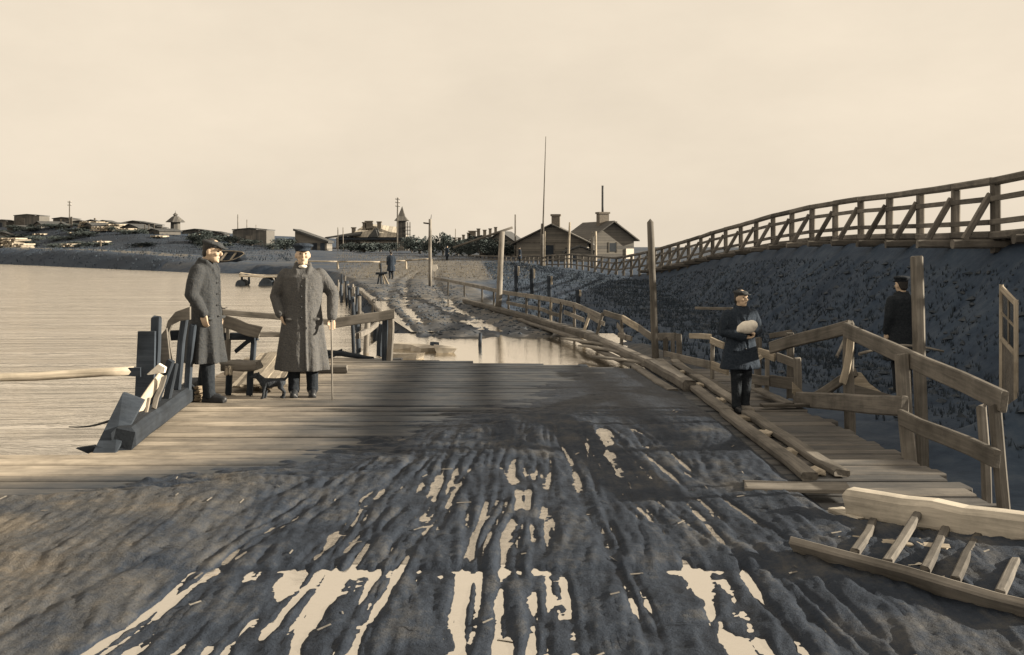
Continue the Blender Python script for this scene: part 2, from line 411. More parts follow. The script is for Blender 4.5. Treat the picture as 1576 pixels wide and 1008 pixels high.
def height(X, D):
    X = np.asarray(X, float); D = np.asarray(D, float)
    s = shore_dist(X, D)
    xs = np.interp(D, SH_D, SH_X)
    n1 = fbm(X*.35, D*.35, 3); n2 = fbm(X*1.6, D*1.6, 9); n3 = fbm(X*.05, D*.05, 21)
    land = -.02 + (n2-.5)*.16 + (n1-.5)*.10
    # far plateau rises gently
    far = sst(60, 190, D)
    land = land + far * 1.15 + far*(n3-.5)*1.0
    # left hillside with a terrace
    lw = sst(-18, -62, X) * sst(85, 110, D)
    hill = 1.3 + sst(3, 6, s)*.2 + sst(11, 30, s)*4.3*np.interp(X, [-110, -85, -60, -40], [1, 1, .62, .33]) + (n1-.5)*.6 + (n3-.5)*.8*sst(14, 34, s)
    land = land*(1-lw) + hill*lw
    bank = np.where(lw > .01, 4.0, 1.0)
    z = -1.3 + (land + 1.3) * sst(-bank*.55, bank, s)
    # the hollow of the flooded track behind the deck end
    z = z - .26*sst(15.6, 16.1, D)*(1-sst(21.0, 23.4, D + (n1-.5)*2.6))*sst(2.6, 1.6, X)*sst(-3.2, -2.5, X)
    # ruts along the track
    ctr = np.interp(D, [17, 34, 60, 120], [.0, -2.6, -5.0, -8.0])
    tr = X - ctr
    rut = np.exp(-((np.abs(tr)-.75)/.16)**2) + .7*np.exp(-((np.abs(tr+.5)-.9)/.14)**2)
    z = z - .10*rut*sst(17, 19, D)*(1-sst(70, 90, D))*(s > .3)
    # low strip beside the deck and the bridge embankment
    low = sst(3.0, 3.9, X - (1-sst(17, 24, D))*0.0)*(1-sst(45, 62, D))
    xk = np.interp(D, [15, 21, 34, 60], [2.7, 1.9, -.9, -3.0])
    low2 = sst(0.2, 1.2, X - xk)*(1-sst(40, 60, D))*sst(14, 17, D)
    lowm = np.maximum(low, low2)
    z = z*(1-lowm) + (-.38+(n2-.5)*.22)*lowm
    mound = .95*np.exp(-(((X-6.0)/1.1)**2+((D-11.3)/.65)**2))
    z = z + mound*lowm
    xb = np.interp(D, BR_D, BR_X); zt = np.interp(D, ZR_D, ZR_Z) - RAILH - .20
    q = xb + .15 - X          # >0 on our side
    slope = zt - np.maximum(q, 0)*(.95) - np.maximum(-q-6.0, 0)*.8 + (n2-.5)*.34*sst(.1, .7, q) + (n1-.5)*.3*sst(.3, 1, q)
    slope = slope - np.maximum(0, 8.4 - D)*1.3  # bank cut short out of view so sun reaches the fallen railing
    emb = np.where(D < 140, slope, -5)
    z = np.maximum(z, emb)
    tone = .12 + .0*X
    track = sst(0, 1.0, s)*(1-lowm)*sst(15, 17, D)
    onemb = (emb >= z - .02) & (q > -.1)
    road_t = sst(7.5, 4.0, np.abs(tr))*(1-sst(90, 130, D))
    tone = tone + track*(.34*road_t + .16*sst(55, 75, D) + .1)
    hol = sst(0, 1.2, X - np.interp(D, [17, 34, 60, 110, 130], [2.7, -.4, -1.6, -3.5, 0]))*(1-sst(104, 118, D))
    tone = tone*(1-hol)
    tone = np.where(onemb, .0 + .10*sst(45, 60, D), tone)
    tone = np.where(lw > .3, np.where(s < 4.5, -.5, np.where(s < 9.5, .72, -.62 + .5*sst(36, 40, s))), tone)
    return z, tone
def hz(x, d):
    return float(height(np.array([[x]]), np.array([[d]]))[0][0, 0])
def lin(a, b, st): return np.arange(a, b, st)
gd = np.concatenate([lin(-40, 0, 2), lin(0, 15.6, .2), lin(15.6, 42, .11), lin(42, 80, .3), lin(80, 270, 1.3), 270*1.09**np.arange(0, 29)])
gx = np.concatenate([-(270*1.12**np.arange(22, 0, -1)), lin(-270, -60, 3), lin(-60, -14, .9), lin(-14, 2, .16), lin(2, 11, .13), lin(11, 18, .5), 18*1.15**np.arange(0, 36)])
GX, GD = np.meshgrid(gx, gd)
gz, gt = height(GX, GD)
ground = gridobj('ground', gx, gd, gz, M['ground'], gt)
tag(ground, 'dark earth bank, rutted track and grassy far shore', kind='structure')
rv = obj('river', [(-4000, -60, -.55), (3.3, -60, -.55), (3.3, 16.2, -.55), (-4000, 16.2, -.55), (-1, 16.2, -.55), (-1, 4000, -.55), (-4000, 4000, -.55)], [(0, 1, 2, 4, 3), (3, 4, 5, 6)], M['river'])
tag(rv, 'pale rippled river water beside the plank deck', kind='structure')
pd = obj('flooded_track', [(-2.7, 15.7, -.115), (2.5, 15.7, -.115), (2.2, 23.8, -.115), (-2.7, 23.8, -.115)], [(0, 1, 2, 3)], M['puddle'])
tp_ = obj('track_puddles', [(-2.2, 23.9, -.085), (.6, 23.9, -.085), (-1.4, 34, -.085), (-3.6, 50, -.085), (-7.2, 50, -.085), (-3.9, 32, -.085)], [(0, 1, 2, 3, 4, 5)], M['puddle'])
tag(tp_, 'thin bright water lying in the ruts of the dirt track', kind='structure')
tag(pd, 'bright shallow flood water between the deck end and the dirt track', kind='structure')

# ------------------------------------------------------------------ the deck
deck = empty('plank_deck', (0, 9, -.05), 'wide plank deck of cross-laid boards over the water', None)
deck['kind'] = 'structure'
y = 1.6; k = 0
while y < 17.25:
    wd = random.uniform(.17, .23)
    yc = y + wd/2
    xl = -7.0 if yc < 9.45 else -3.62 - .07*(yc-9.4) + random.uniform(-.05, .05)
    xr = 3.32 + random.uniform(-.05, .07) - .045*(max(yc, 9)-9)
    if yc > 15.95: xr = 1.75 - (yc-15.95)*2.5
    dz = random.uniform(-.012, .004); sk = random.uniform(-.006, .006)
    beam('plank', (xl, yc - sk, -.025 + dz), (xr, yc + sk + .018*(0), -.025 + dz + random.uniform(-.004, .004)), wd, .05, M['deck'], deck, segs=8, jit=.003)
    y += wd + random.uniform(.010, .028); k += 1
for x in (-3.3, -1.1, 1.1, 3.0):
    beam('stringer', (x, 1.6, -.17), (x, 17.1, -.17), .2, .22, M['tar'], deck, jit=.008)
for x, yy in ((-3.35, 10), (-3.5, 13.2), (-3.6, 16.4), (3.05, 8), (3.0, 11.5), (2.9, 15)):
    pole('pile', (x, yy, -1.6), (x, yy, -.285), .13, .12, M['tar'], deck)
# kerb: two parallel rails with spacer blocks
kerb = empty('timber_kerb', (2.32, 12, 0), 'low double timber kerb edging the muddy carriageway on the deck', 'kerb')
for i, (ya, yb) in enumerate(((8.25, 11.4), (11.44, 16.6))):
    beam('kerb_rail', (2.24, ya, .035), (2.22, yb, .035), .13, .065, M['grey'], kerb, segs=6)
    beam('kerb_rail', (2.50, ya + .1, .032), (2.45, yb, .032), .12, .06, M['grey'], kerb, segs=6)
for yy in (8.5, 9.3, 10.2, 11.1, 12.4, 13.8, 15.2):
    beam('spacer_block', (2.305, yy, .025), (2.39, yy, .025), .16, .045, M['pale'], kerb)
# ------------------------------------------------------------------ mud on the deck
mx_ = np.arange(-6.9, 3.45, .0175); my_ = np.concatenate([np.arange(1.7, 4.0, .05), np.arange(4.0, 12.0, .02), np.arange(12.0, 16.6, .05)])
MX, MY = np.meshgrid(mx_, my_)
wn_ = fbm(MX*.8, MY*.8, 5)
xl_ = np.interp(MY, [6.9, 7.7, 9.3, 12, 16.5], [-8, -3.7, -2.0, -1.2, -.2])
cov = sst(-.3, 1.9, MX - xl_ + (wn_-.5)*1.2 + (fbm(MX*4, MY*9, 71, 4)-.5)*1.3)
fan = MX*(1 - .035*(MY-8)) + .30*(fbm(MX*.55, MY*.5, 31)-.5) + .05*np.sin(MY*1.3 + MX*2)
ang = fan + .10*np.where(MX < -.2, (MY-9)*.55, -(MY-9)*.12)
r1 = 1 - np.abs(2*vnoise(ang*8.0, MY*.6, 41) - 1); r2 = vnoise(ang*21.0, MY*1.5 + 3, 43); r3 = vnoise(fan*3.1, MY*.5, 47); r4 = vnoise(ang*40.0, MY*4.2, 49)
cl_ = fbm(MX*13, MY*8, 51, 4); cl2 = 1 - np.abs(2*fbm(MX*24, MY*19, 57, 2) - 1)
nearb = sst(6.1, 5.8, MY)
amp = np.interp(MY, [4, 6, 9.5, 11.5, 13.5], [1.0, 1.0, .9, .5, .12]) * (.35 + .65*sst(-4.6, -2.2, MX))
thick = np.interp(MY, [3, 4.7, 5.2, 5.84, 5.93, 6.5, 7.5, 10, 11.6, 13, 16.5], [.030, .033, .041, .0315, .051, .0480, .0455, .0460, .032, .008, .004])
thick = thick + .022*(1-sst(-2.0, -1.6, MX))*(MY < 9) + .022*sst(1.45, 1.8, MX)*(MY < 11) + .02*sst(1.05, 1.35, MX)*(MY < 6.3)
c2 = cov*cov
lw_ = np.interp(MY, [5.9, 6.6, 7.6, 9.3, 10.6], [-2.1, -2.1, -1.4, .1, .75]); thick = thick + .016*sst(.35, 0, MX - lw_)*(MY > 5.95)*sst(11, 10, MY)
mz = -.03 + cov*(thick + .03) + c2*amp*((r1-.5)*.008 + (r2-.5)*.013 + (r4-.5)*.011 + (r3-.5)*(.004 + .024*nearb)) + c2*((cl_-.5)*.017*np.interp(MY, [10, 13], [1, .3]) + (cl2-.5)*.008)
random.seed(21); GRV = tuple((c, c*1.55 - .12 + random.uniform(-.35, .35), random.uniform(.015, .022), random.uniform(.024, .038)) for c in [random.uniform(-1.0, 1.2) for _ in range(40)])
for (c0, c1, w_, dp) in ((-.75, -2.2, .05, .03), (-.62, -1.75, .035, .028), (-.45, -.5, .04, .03), (-.3, -.28, .03, .03), (.05, .0, .035, .03), (.18, .22, .03, .025), (.75, .95, .045, .03), (.9, 1.12, .03, .03), (1.1, 1.4, .04, .03), (-.6, -1.2, .04, .03), (.35, .55, .03, .03)) + GRV:
    cx = c0 + (c1-c0)*(11-MY)/6.0 + .16*(vnoise(MY*.8, MY*0+c0*9, 61)-.5)
    mz = mz - c2*dp*.5*np.exp(-((MX-cx)/w_)**2)*sst(11.4, 10.0, MY)*(.1+1.2*vnoise(MY*3.4, MX*0+c1*5, 63))
redge = np.interp(MY, [6.0, 7.0], [3.4, 2.17])
edge = sst(-6.9, -6.6, MX)*sst(0, .22, redge - MX)*sst(1.7, 2.0, MY)
mz = np.where(edge < 1, mz*edge - .03*(1-edge), mz)
mz = np.where(((MX < -3.6) & (MY > 9.2)) | (MY > 15.9 - .35*np.maximum(MX, -2)*.0), -.03, mz)
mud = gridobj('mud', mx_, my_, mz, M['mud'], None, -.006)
tag(mud, 'churned wet mud with wheel ruts spread over the deck', kind='structure')
pw2 = obj('wet_ruts', [(-2.1, 5.99, .031), (1.75, 5.99, .031), (1.75, 10.6, .031), (.75, 10.6, .031), (.1, 9.3, .031), (-1.4, 7.6, .031), (-2.1, 6.6, .031)], [(0, 1, 2, 3, 4, 5, 6)], M['rutwater'])
tag(pw2, 'thin brown water in the narrow ruts of the mud', kind='structure')
pw = obj('puddles', [(-2.1, 3.6, .031), (1.75, 3.6, .031), (1.75, 5.98, .031), (-2.1, 5.98, .031)], [(0, 1, 2, 3)], M['puddle'])
tag(pw, 'bright rain water standing in a broad broken puddle on the mud', kind='structure')

# ------------------------------------------------------------------ bridge railing on the embankment
br = empty('bridge_railing', (8.8, 20, 1.95), 'long braced timber railing running along the raised bridge road', 'railing')
posts = []
pp = [(8.82 + 2.2*i*.04, 20 - 2.2*i) for i in range(5, 0, -1)]
d0 = 20.0; x0 = 744/F*20
pix = [1532, 1471, 1417, 1369, 1325, 1286, 1250, 1219, 1190, 1164, 1140, 1117, 1097, 1079, 1060, 1044]
pts = pp + [(x0, d0)]
for px in pix[1:]:
    k_ = (px - CXP)/F
    # next post 2.2 m further along that line of sight
    a_ = 1 + k_*k_; b_ = -2*(d0 + k_*x0); c_ = x0*x0 + d0*d0 - 2.2**2
    dd = b_*b_ - 4*a_*c_
    d1 = (-b_ + math.sqrt(dd))/(2*a_) if dd > 0 else d0 + 2.18
    x1 = k_*d1 if dd > 0 else x0 - .05
    pts.append((x1, d1)); x0, d0 = x1, d1
nd = d0
while nd < 126:
    nd += 2.15 if nd < 90 else 1.9
    pts.append((float(np.interp(nd, BR_D, BR_X)), nd))
prev = None
for i, (x, d) in enumerate(pts):
    zt = float(np.interp(d, ZR_D, ZR_Z)); zb = zt - RAILH
    base = Vector((x, d, zb)); top = Vector((x, d, zt))
    near = d < 60
    beam('post', base + Vector((0, 0, -.35)), top + Vector((0, 0, -.12)), .16, .16, M['brown'], br, up=Vector((0, 1, 0)), segs=2)
    if near or d < 75:
        beam('brace', Vector((x - .56, d + .02, zb - .10)), Vector((x - .085, d + .02, zt - .30)), .12, .10, M['brown'], br, up=Vector((0, 1, 0)), segs=1, jit=.004)
    if near:
        beam('cross_beam', Vector((x - .78, d, zb - .19)), Vector((x + 1.6, d, zb - .19)), .17, .17, M['brown'], br, segs=2)
    if prev is not None:
        a, b = prev, top
        ext = (b-a).normalized()*.012
        beam('top_rail', a + Vector((0, 0, -.06)) + ext, b + Vector((0, 0, -.06)) - ext, .2, .13, M['brown'], br, segs=2, jit=.008)
        for fr in (.38, .80):
            a2 = a + Vector((-.10, 0, -RAILH*fr)); b2 = b + Vector((-.10, 0, -RAILH*fr))
            beam('rail', a2 + ext, b2 - ext, .045, .10, M['brown'], br, segs=1, jit=.004)
        if near:
            beam('edge_beam', a + Vector((0, 0, -RAILH-.03)) + ext, b + Vector((0, 0, -RAILH-.03)) - ext, .24, .14, M['brown'], br, segs=2)
    prev = top
# planked bridge road behind the railing
brd = empty('bridge_roadway', (11, 20, 1.7), 'planked roadway of the raised bridge behind the braced railing', None)
brd['kind'] = 'structure'
for a, b in zip(pts[:-1], pts[1:]):
    if b[1] > 62: break
    za = float(np.interp(a[1], ZR_D, ZR_Z)) - RAILH - .05; zb = float(np.interp(b[1], ZR_D, ZR_Z)) - RAILH - .05
    V = [(a[0]+.14, a[1], za), (a[0]+5.5, a[1], za), (b[0]+5.5, b[1]-.02, zb), (b[0]+.14, b[1]-.02, zb)]
    V += [(v[0], v[1], v[2]-.05) for v in V]
    obj('road_panel', V, [(0,1,2,3), (7,6,5,4), (0,4,5,1), (1,5,6,2), (2,6,7,3), (3,7,4,0)], M['grey'], brd)

# ------------------------------------------------------------------ right deck railing
rr = empty('deck_railing', (3.3, 9.2, 0), 'sagging broken plank railing along the right edge of the deck', 'railing')
p1f, p2f, p3f = G(1306, 645), Vector((3.27, 9.12, 0)), Vector((3.30, 7.40, 0))
beam('post', p1f + Vector((.03, .05, -.5)), P(1306, 496, p1f.y), .10, .10, M['grey'], rr, up=Vector((0, 1, 0)))
beam('post', p2f + Vector((.1, .06, -.6)), P(1388, 546, 9.18), .11, .09, M['grey'], rr, up=Vector((0, 1, 0)))
beam('post', p3f + Vector((.1, .05, -.6)), P(1529, 622, 7.45), .075, .075, M['brown'], rr, up=Vector((0, 1, 0)))
beam('post', Vector((3.36, 7.72, -.6)), P(1512, 625, 7.78), .06, .06, M['brown'], rr, up=Vector((0, 1, 0)))
beam('rail', P(1302, 508, 11.1), P(1546, 618, 7.35), .05, .15, M['grey'], rr, segs=5)
beam('rail', P(1388, 643, 9.05), P(1534, 706, 7.35), .05, .13, M['grey'], rr, segs=4)
beam('rail', P(1226, 615, 12.6), P(1392, 626, 9.08), .07, .17, M['brown'], rr, segs=4)
beam('rail', P(1186, 534, 13.0), P(1308, 502, 11.12), .05, .14, M['grey'], rr, segs=4, jit=.01)
beam('brace', P(1298, 590, 11.2), P(1310, 520, 11.1), .07, .05, M['pale'], rr, up=Vector((0, 1, 0)))
beam('brace', P(1250, 614, 12.0), P(1316, 572, 11.3), .05, .10, M['grey'], rr)
slab('broken_board', [P(1310, 572, 11.6), P(1326, 574, 11.6), P(1338, 590, 11.6), P(1360, 606, 11.6), P(1340, 603, 11.6), P(1308, 590, 11.6)], .03, M['pale'], rr)
slab('broken_board', [P(1220, 588, 12.5), P(1246, 612, 12.5), P(1226, 612, 12.5), P(1220, 605, 12.5)], .03, M['pale'], rr)
slab('broken_board', [P(1308, 590, 11.5), P(1372, 608, 11.5), P(1385, 618, 11.5), P(1300, 612, 11.5)], .03, M['brown'], rr)
# the wrecked stretch behind the boy
wf = empty('wrecked_fence', (2.9, 14.5, 0), 'wrecked low fence of loose boards behind the boy with the bundle', 'fence')
def fpost(px, py0, py1, d, r=.035, mat='brown', par=None):
    return beam('post', P(px, py1, d) + Vector((0, 0, -.1)), P(px, py0, d), r*2, r*2, M[mat], par, up=Vector((0, 1, 0)), segs=2)
for (px, ya, yb, d) in ((1180, 540, 606, 13.4), (1166, 520, 600, 13.6), (1228, 552, 612, 12.6), (1096, 522, 588, 14.6), (1045, 515, 575, 17.0), (1024, 520, 570, 18.0), (1216, 512, 600, 13.2)):
    fpost(px, ya, yb, d, .025 if px in (1180, 1096) else .04, 'grey' if px in (1180, 1096, 1228) else 'brown', wf)
for (a, b, c, d_, e, f_, hgt, mt) in ((1168, 541, 13.4, 1192, 550, 13.1, .10, 'pale'), (1196, 549, 13.1, 1230, 562, 12.6, .10, 'grey'), (1094, 524, 14.6, 1114, 532, 14.2, .09, 'pale'),
      (1062, 517, 15.4, 1094, 518, 14.8, .075, 'pale'), (1022, 545, 18.0, 1094, 562, 14.6, .11, 'grey'), (1096, 562, 14.5, 1120, 571, 13.9, .11, 'pale'),
      (1156, 583, 13.5, 1184, 587, 13.3, .12, 'grey'), (1186, 586, 13.3, 1226, 592, 12.6, .14, 'brown'), (1070, 474, 20.0, 1128, 475, 19.0, .05, 'grey'), (1186, 517, 14.2, 1218, 512, 13.6, .07, 'brown'), (1160, 556, 13.2, 1172, 548, 13.2, .05, 'pale')):
    beam('board', P(a, b, c), P(d_, e, f_), .03, hgt, M[mt], wf, segs=2, jit=.006)
for (a, b, c, d_, e, f_) in ((1040, 566, 16.0, 1130, 612, 12.9), (1165, 600, 13.0, 1215, 622, 11.9), (1172, 628, 11.9, 1262, 626, 11.95)):
    p_, q_ = P(a, b, c), P(d_, e, f_); p_.z = max(p_.z, .04); q_.z = max(q_.z, .04)
    beam('fallen_board', p_, q_, .12, .035, M['brown'], wf)
# the low fence along the track and its long kerb log
tf = empty('track_fence', (1.2, 24, 0), 'low swaying board fence along the right side of the dirt track', 'fence')
path = [(1040, 518, 18.0), (1003, 519, 19.3), (984, 505, 19.9), (958, 490, 20.7), (930, 481, 21.6), (926, 488, 21.7), (886, 470, 23.4), (848, 461, 25.4), (810, 455, 28.0), (782, 451, 30.5), (745, 443, 34.5), (700, 434, 40), (668, 428, 45)]
for i, (a, b) in enumerate(zip(path[:-1], path[1:])):
    if i == 4: continue
    beam('top_board', P(*a), P(*b), .04, .13 if i < 3 else .11, M['grey'] if i != 2 else M['pale'], tf, segs=2, jit=.006)
for (px, yt, d, lean) in ((1036, 520, 18.0, 0), (1006, 522, 19.2, 0), (957, 492, 20.7, 0), (928, 482, 21.6, -18), (908, 484, 22.6, -20), (884, 470, 23.5, 0), (864, 466, 24.5, -4), (848, 461, 25.4, 0), (829, 458, 26.7, 0), (810, 455, 28, 0), (783, 451, 30.5, 0), (760, 447, 33, 0), (742, 443, 35, 0), (715, 437, 38.5, 0), (690, 432, 41.5, 0)):
    p_ = P(px, yt, d); g = Vector((X_(px + lean, d), d, hz(X_(px + lean, d), d) - .15))
    beam('post', g, p_, .06, .06, M['pale'] if px in (848, 908) else M['brown'], tf, up=Vector((0, 1, 0)), segs=2)
low = [(950, 500, 20.6, 962, 520, 20.0), (905, 486, 22.4, 930, 498, 21.4), (868, 480, 24.0, 898, 492, 22.8), (835, 477, 26.0, 862, 486, 24.6), (780, 466, 30.4, 834, 476, 26.4), (952, 516, 20.3, 972, 522, 19.8)]
for (a, b, c, d_, e, f_) in low:
    beam('lower_board', P(a, b, c), P(d_, e, f_), .03, .09, M['grey'], tf, segs=2)
kl = empty('kerb_log', (1.5, 21, 0), 'long squared log edging the track beside the flood water', 'timber')
seq = [G(1062, 602), G(1000, 566), G(905, 522), G(812, 492), G(715, 466)]
for i, (a, b) in enumerate(zip(seq[:-1], seq[1:])):
    za, zb = hz(a.x, a.y), hz(b.x, b.y)
    a2 = Vector((a.x, a.y, max(.0, za) + .06)); b2 = Vector((b.x, b.y, max(0, zb) + .06))
    e_ = (b2-a2).normalized()*.02
    beam('log', a2, b2 - e_, .17, .14, M['brown'], kl, segs=4)
    off = Vector((-.22, -.02, -.05))
    if i < 3: beam('side_plank', a2 + off, b2 + off - e_, .13, .05, M['brown'], kl, segs=4, jit=.01)
for (px, py, l_, rz_) in ((905, 530, 1.7, -62), (930, 541, 1.5, -64), (952, 557, 1.0, -48)):
    g = G(px, py, .02)
    v = Vector((math.cos(R(rz_)), math.sin(R(rz_)), 0))*l_
    o = beam('loose_plank', g - v/2 + Vector((0, 0, .04)), g + v/2 + Vector((0, 0, .03)), .14, .03, M['grey'])
    tag(o, {905: 'pale loose plank lying beside the long kerb log at the water', 930: 'short pale plank lying nearest the middle of the kerb log', 952: 'pale plank end lying at the corner of the deck by the kerb log'}[px], 'plank', 'loose planks by the kerb log')

# fallen railing in the foreground
fr = empty('fallen_railing', (2.3, 6.4, 0), 'fallen railing section with bright top beam and thin balusters lying on the deck', 'railing')
la, lb_ = P(1225, 846, 6.08), P(1620, 958, 4.90)
beam('lower_rail', la, lb_, .05, .18, M['grey'], fr, segs=6, jit=.006, up=Vector((-.25, -.6, .8)))
A = P(1308, 772, 7.05); B = P(1640, 828, 6.15)
beam('top_beam', A, B, .16, .19, M['sunlit_pale'], fr, segs=7, jit=.010, up=Vector((-.12, .1, 1)))
for i, (px, py, qx, qy) in enumerate(((1347, 800, 1318, 850), (1414, 790, 1368, 868), (1456, 812, 1425, 880), (1508, 822, 1468, 892), (1572, 842, 1540, 912))):
    d_t = 7.05 - .90*(px-1308)/332; d_l = 6.08 - 1.18*(qx-1225)/395
    beam('baluster', P(px, py, d_t - .04), P(qx, qy, d_l + .06), .05, .045, M['brown'], fr, segs=2)
for nm, (a, b, c, d_) , lb in (('splintered_board', (1286, 783, 1330, 798), 'short bright splintered board end beside the fallen railing'), ('loose_board', (1368, 852, 1410, 874), 'bright narrow board between the balusters of the fallen railing'), ('loose_board', (1455, 892, 1522, 912), 'bright board lying under the near rail of the fallen railing'), ('loose_board', (1528, 862, 1590, 880), 'small bright board under the far end of the fallen railing'), ('cross_plank', (1146, 752, 1306, 757), 'grey cross plank lying from the mud to the bright fallen beam')):
    p_, q_ = G(a, b, .05), G(c, d_, .05)
    if nm == 'cross_plank': p_.z = q_.z = .075
    o = beam(nm, p_, q_, .12 if nm != 'cross_plank' else .26, .03, M['sunlit_pale'] if nm != 'cross_plank' else M['grey'], segs=3, jit=.006)
    tag(o, lb, 'board')
pf = empty('board_heap', (2.1, 7.0, 0), 'heap of split pale boards under the fallen railing', 'boards')
for i in range(4):
    g = G(random.uniform(1335, 1400), random.uniform(828, 862), .02)
    a = R(random.uniform(-40, 10)); v = Vector((math.cos(a), math.sin(a), 0))*random.uniform(.15, .32)
    beam('board', g - v + Vector((0, 0, .02 + i*.012)), g + v + Vector((0, 0, .03 + i*.012)), .09, .018, M['pale'], pf, segs=2)

# tall timbers on the right
o = beam('square_post', Vector((3.98, 10.6, -.9)), P(1411, 394, 10.6), .105, .105, M['grey'], up=Vector((0, 1, 0)), segs=5); tag(o, 'tall square timber post standing just outside the deck railing', 'post')
o = pole('mooring_post', Vector((X_(1012, 18), 18, -.9)), P(1001, 342, 18), .062, .055, M['grey'], segs=8, point=.06); tag(o, 'tall leaning round mooring post with blunt tip beside the wrecked fence', 'post')
o = pole('bent_branch', P(1322, 545, 11.9), P(1452, 541, 12.2), .018, .012, M['grey'], bow=.08, segs=6); tag(o, 'thin crooked branch caught behind the tall square post', 'branch')
pole('prop', P(1395, 545, 12.0) + Vector((0, .06, -.9)), P(1396, 541, 12.06), .03, .03, M['brown'], o)
for (a_, b_, c_, d2_, lb3) in ((1303, 412, 1316, 438, 'shorter pale stick lying on the bank above the railing corner'), (1317, 452, 1334, 492, 'longer pale stick lying on the bank below the shorter stick')):
    p_, q_ = P(a_, b_, 22.6), P(c_, d2_, 21.0)
    p_.z = hz(p_.x, p_.y) + .05; q_.x -= .35; q_.z = hz(q_.x, q_.y) + .05
    o = pole('stick', q_, p_, .035, .028, M['grey'], segs=4); tag(o, lb3, 'stick', 'sticks on the bank')
dl = empty('glazed_door', (X_(1551, 13.2), 13.2, -.3), 'discarded glazed door leaf standing on edge against the dark bank', 'door')
dx0, dx1, dd_ = X_(1539, 13.3), X_(1566, 13.0), 13.3
def dpt(u, v): # u across, v height px
    px = 1539 + u*27; d = 13.4 - u*.55
    yt = 436 + u*28
    return P(px, yt + v, d)
def dbeam(n, a, b, wd, ht, mt='pale'): return beam(n, dpt(*a), dpt(*b), wd, ht, M[mt], dl, up=Vector((-.8, -.5, 0)), segs=1, jit=.002)
dbeam('stile', (0.08, 0), (0.08, 190), .05, .035); dbeam('stile', (.92, 0), (.92, 178), .05, .035)
dbeam('door_rail', (.1, 5), (.9, 5), .07, .034); dbeam('door_rail', (.1, 82), (.9, 84), .06, .034); dbeam('door_rail', (.1, 178), (.9, 172), .06, .034)
dbeam('glazing_bar', (.5, 5), (.5, 82), .018, .03); dbeam('glazing_bar', (.1, 42), (.9, 44), .018, .03)
for (u0, u1, v0, v1) in ((.14, .48, 8, 40), (.52, .88, 8, 40), (.14, .48, 46, 80), (.52, .88, 46, 80)):
    slab('pane', [dpt(u0, v0), dpt(u1, v0), dpt(u1, v1), dpt(u0, v1)], .004, M['glass'], dl)
for (u0, u1) in ((.14, .32), (.36, .62), (.66, .88)):
    slab('panel', [dpt(u0, 88), dpt(u1, 88), dpt(u1, 172), dpt(u0, 172)], .015, M['grey'], dl)

# ------------------------------------------------------------------ left edge: broken railing
lr = empty('broken_railing', (-3.75, 11.5, 0), 'smashed dark timber railing at the water edge behind the man in the cap', 'railing')
beam('edge_beam', G(186, 694) + Vector((0, .05, .10)), G(310, 604) + Vector((-.05, 0, .09)), .20, .20, M['tar'], lr, segs=5, jit=.012)
slab('post_board', [P(212, 510, 11.3), P(238, 510, 11.3), P(236, 620, 11.3), P(206, 640, 11.3)], .05, M['tar'], lr)
beam('post', P(234, 640, 11.4), P(240, 488, 11.4), .10, .07, M['tar'], lr, up=Vector((0, 1, 0)))
beam('rail', P(254, 516, 12.9), P(340, 517, 13.3), .05, .12, M['tar'], lr)
for (a, b, c, d_, e) in ((284, 488, 272, 600, 12.1), (298, 500, 288, 600, 12.3), (268, 560, 250, 640, 11.4), (262, 556, 230, 650, 11.2)):
    beam('stanchion', P(c, d_, e), P(a, b, e), .075, .07, M['tar'], lr, up=Vector((0, 1, 0)))
slab('slanted_plank', [P(189, 604, 9.9), P(221, 616, 9.9), P(176, 700, 9.4), P(142, 698, 9.4)], .05, M['tar'], lr)
# bowed split plank
bow = [(292, 472), (270, 480), (258, 494), (254, 510), (258, 540), (266, 575)]
inn = [(270, 575), (263, 540), (259, 512), (264, 500), (276, 494), (292, 492)]
slab('bowed_plank', [P(x, y_, 11.6) for x, y_ in bow + inn], .05, M['grey'], lr)
slab('bowed_plank', [P(244, 520, 11.45), P(256, 505, 11.45), P(262, 560, 11.45), P(240, 600, 11.45), P(232, 590, 11.45)], .04, M['brown'], lr)
slab('splinter', [P(226, 576, 11.0), P(244, 560, 11.0), P(254, 566, 11.0), P(252, 574, 11.0), P(228, 577, 11.0)], .06, M['white'], lr)
beam('splinter', P(207, 640, 10.4), P(248, 578, 11.0), .085, .03, M['pale'], lr, up=Vector((.3, -1, 0)))
beam('splinter', P(219, 658, 10.3), P(230, 612, 10.5), .03, .025, M['pale'], lr, up=Vector((0, -1, 0)))
beam('splinter', P(236, 628, 10.6), P(252, 580, 10.9), .05, .02, M['grey'], lr, up=Vector((0, -1, 0)))
slab('foot_board', [P(116, 690, 9.45), P(142, 686, 9.45), P(178, 692, 9.45), P(172, 701, 9.45), P(140, 700, 9.45)], .06, M['tar'], lr)
o = pole('mooring_boom', P(206, 571, 11.2), P(-220, 592, 10.4), .045, .040, M['pale'], segs=8, jit=.15); tag(o, 'long pale mooring pole reaching out over the river', 'pole')
slab('fork', [P(186, 578, 11.15), P(198, 566, 11.15), P(216, 566, 11.15), P(216, 580, 11.15)], .06, M['tar'], o)
o = pole('rope_end', P(168, 648, 9.7), P(106, 657, 9.7), .012, .005, M['iron'], bow=-.02, segs=6); tag(o, 'thin curved rope end jutting over the water from the slanted plank', 'rope')
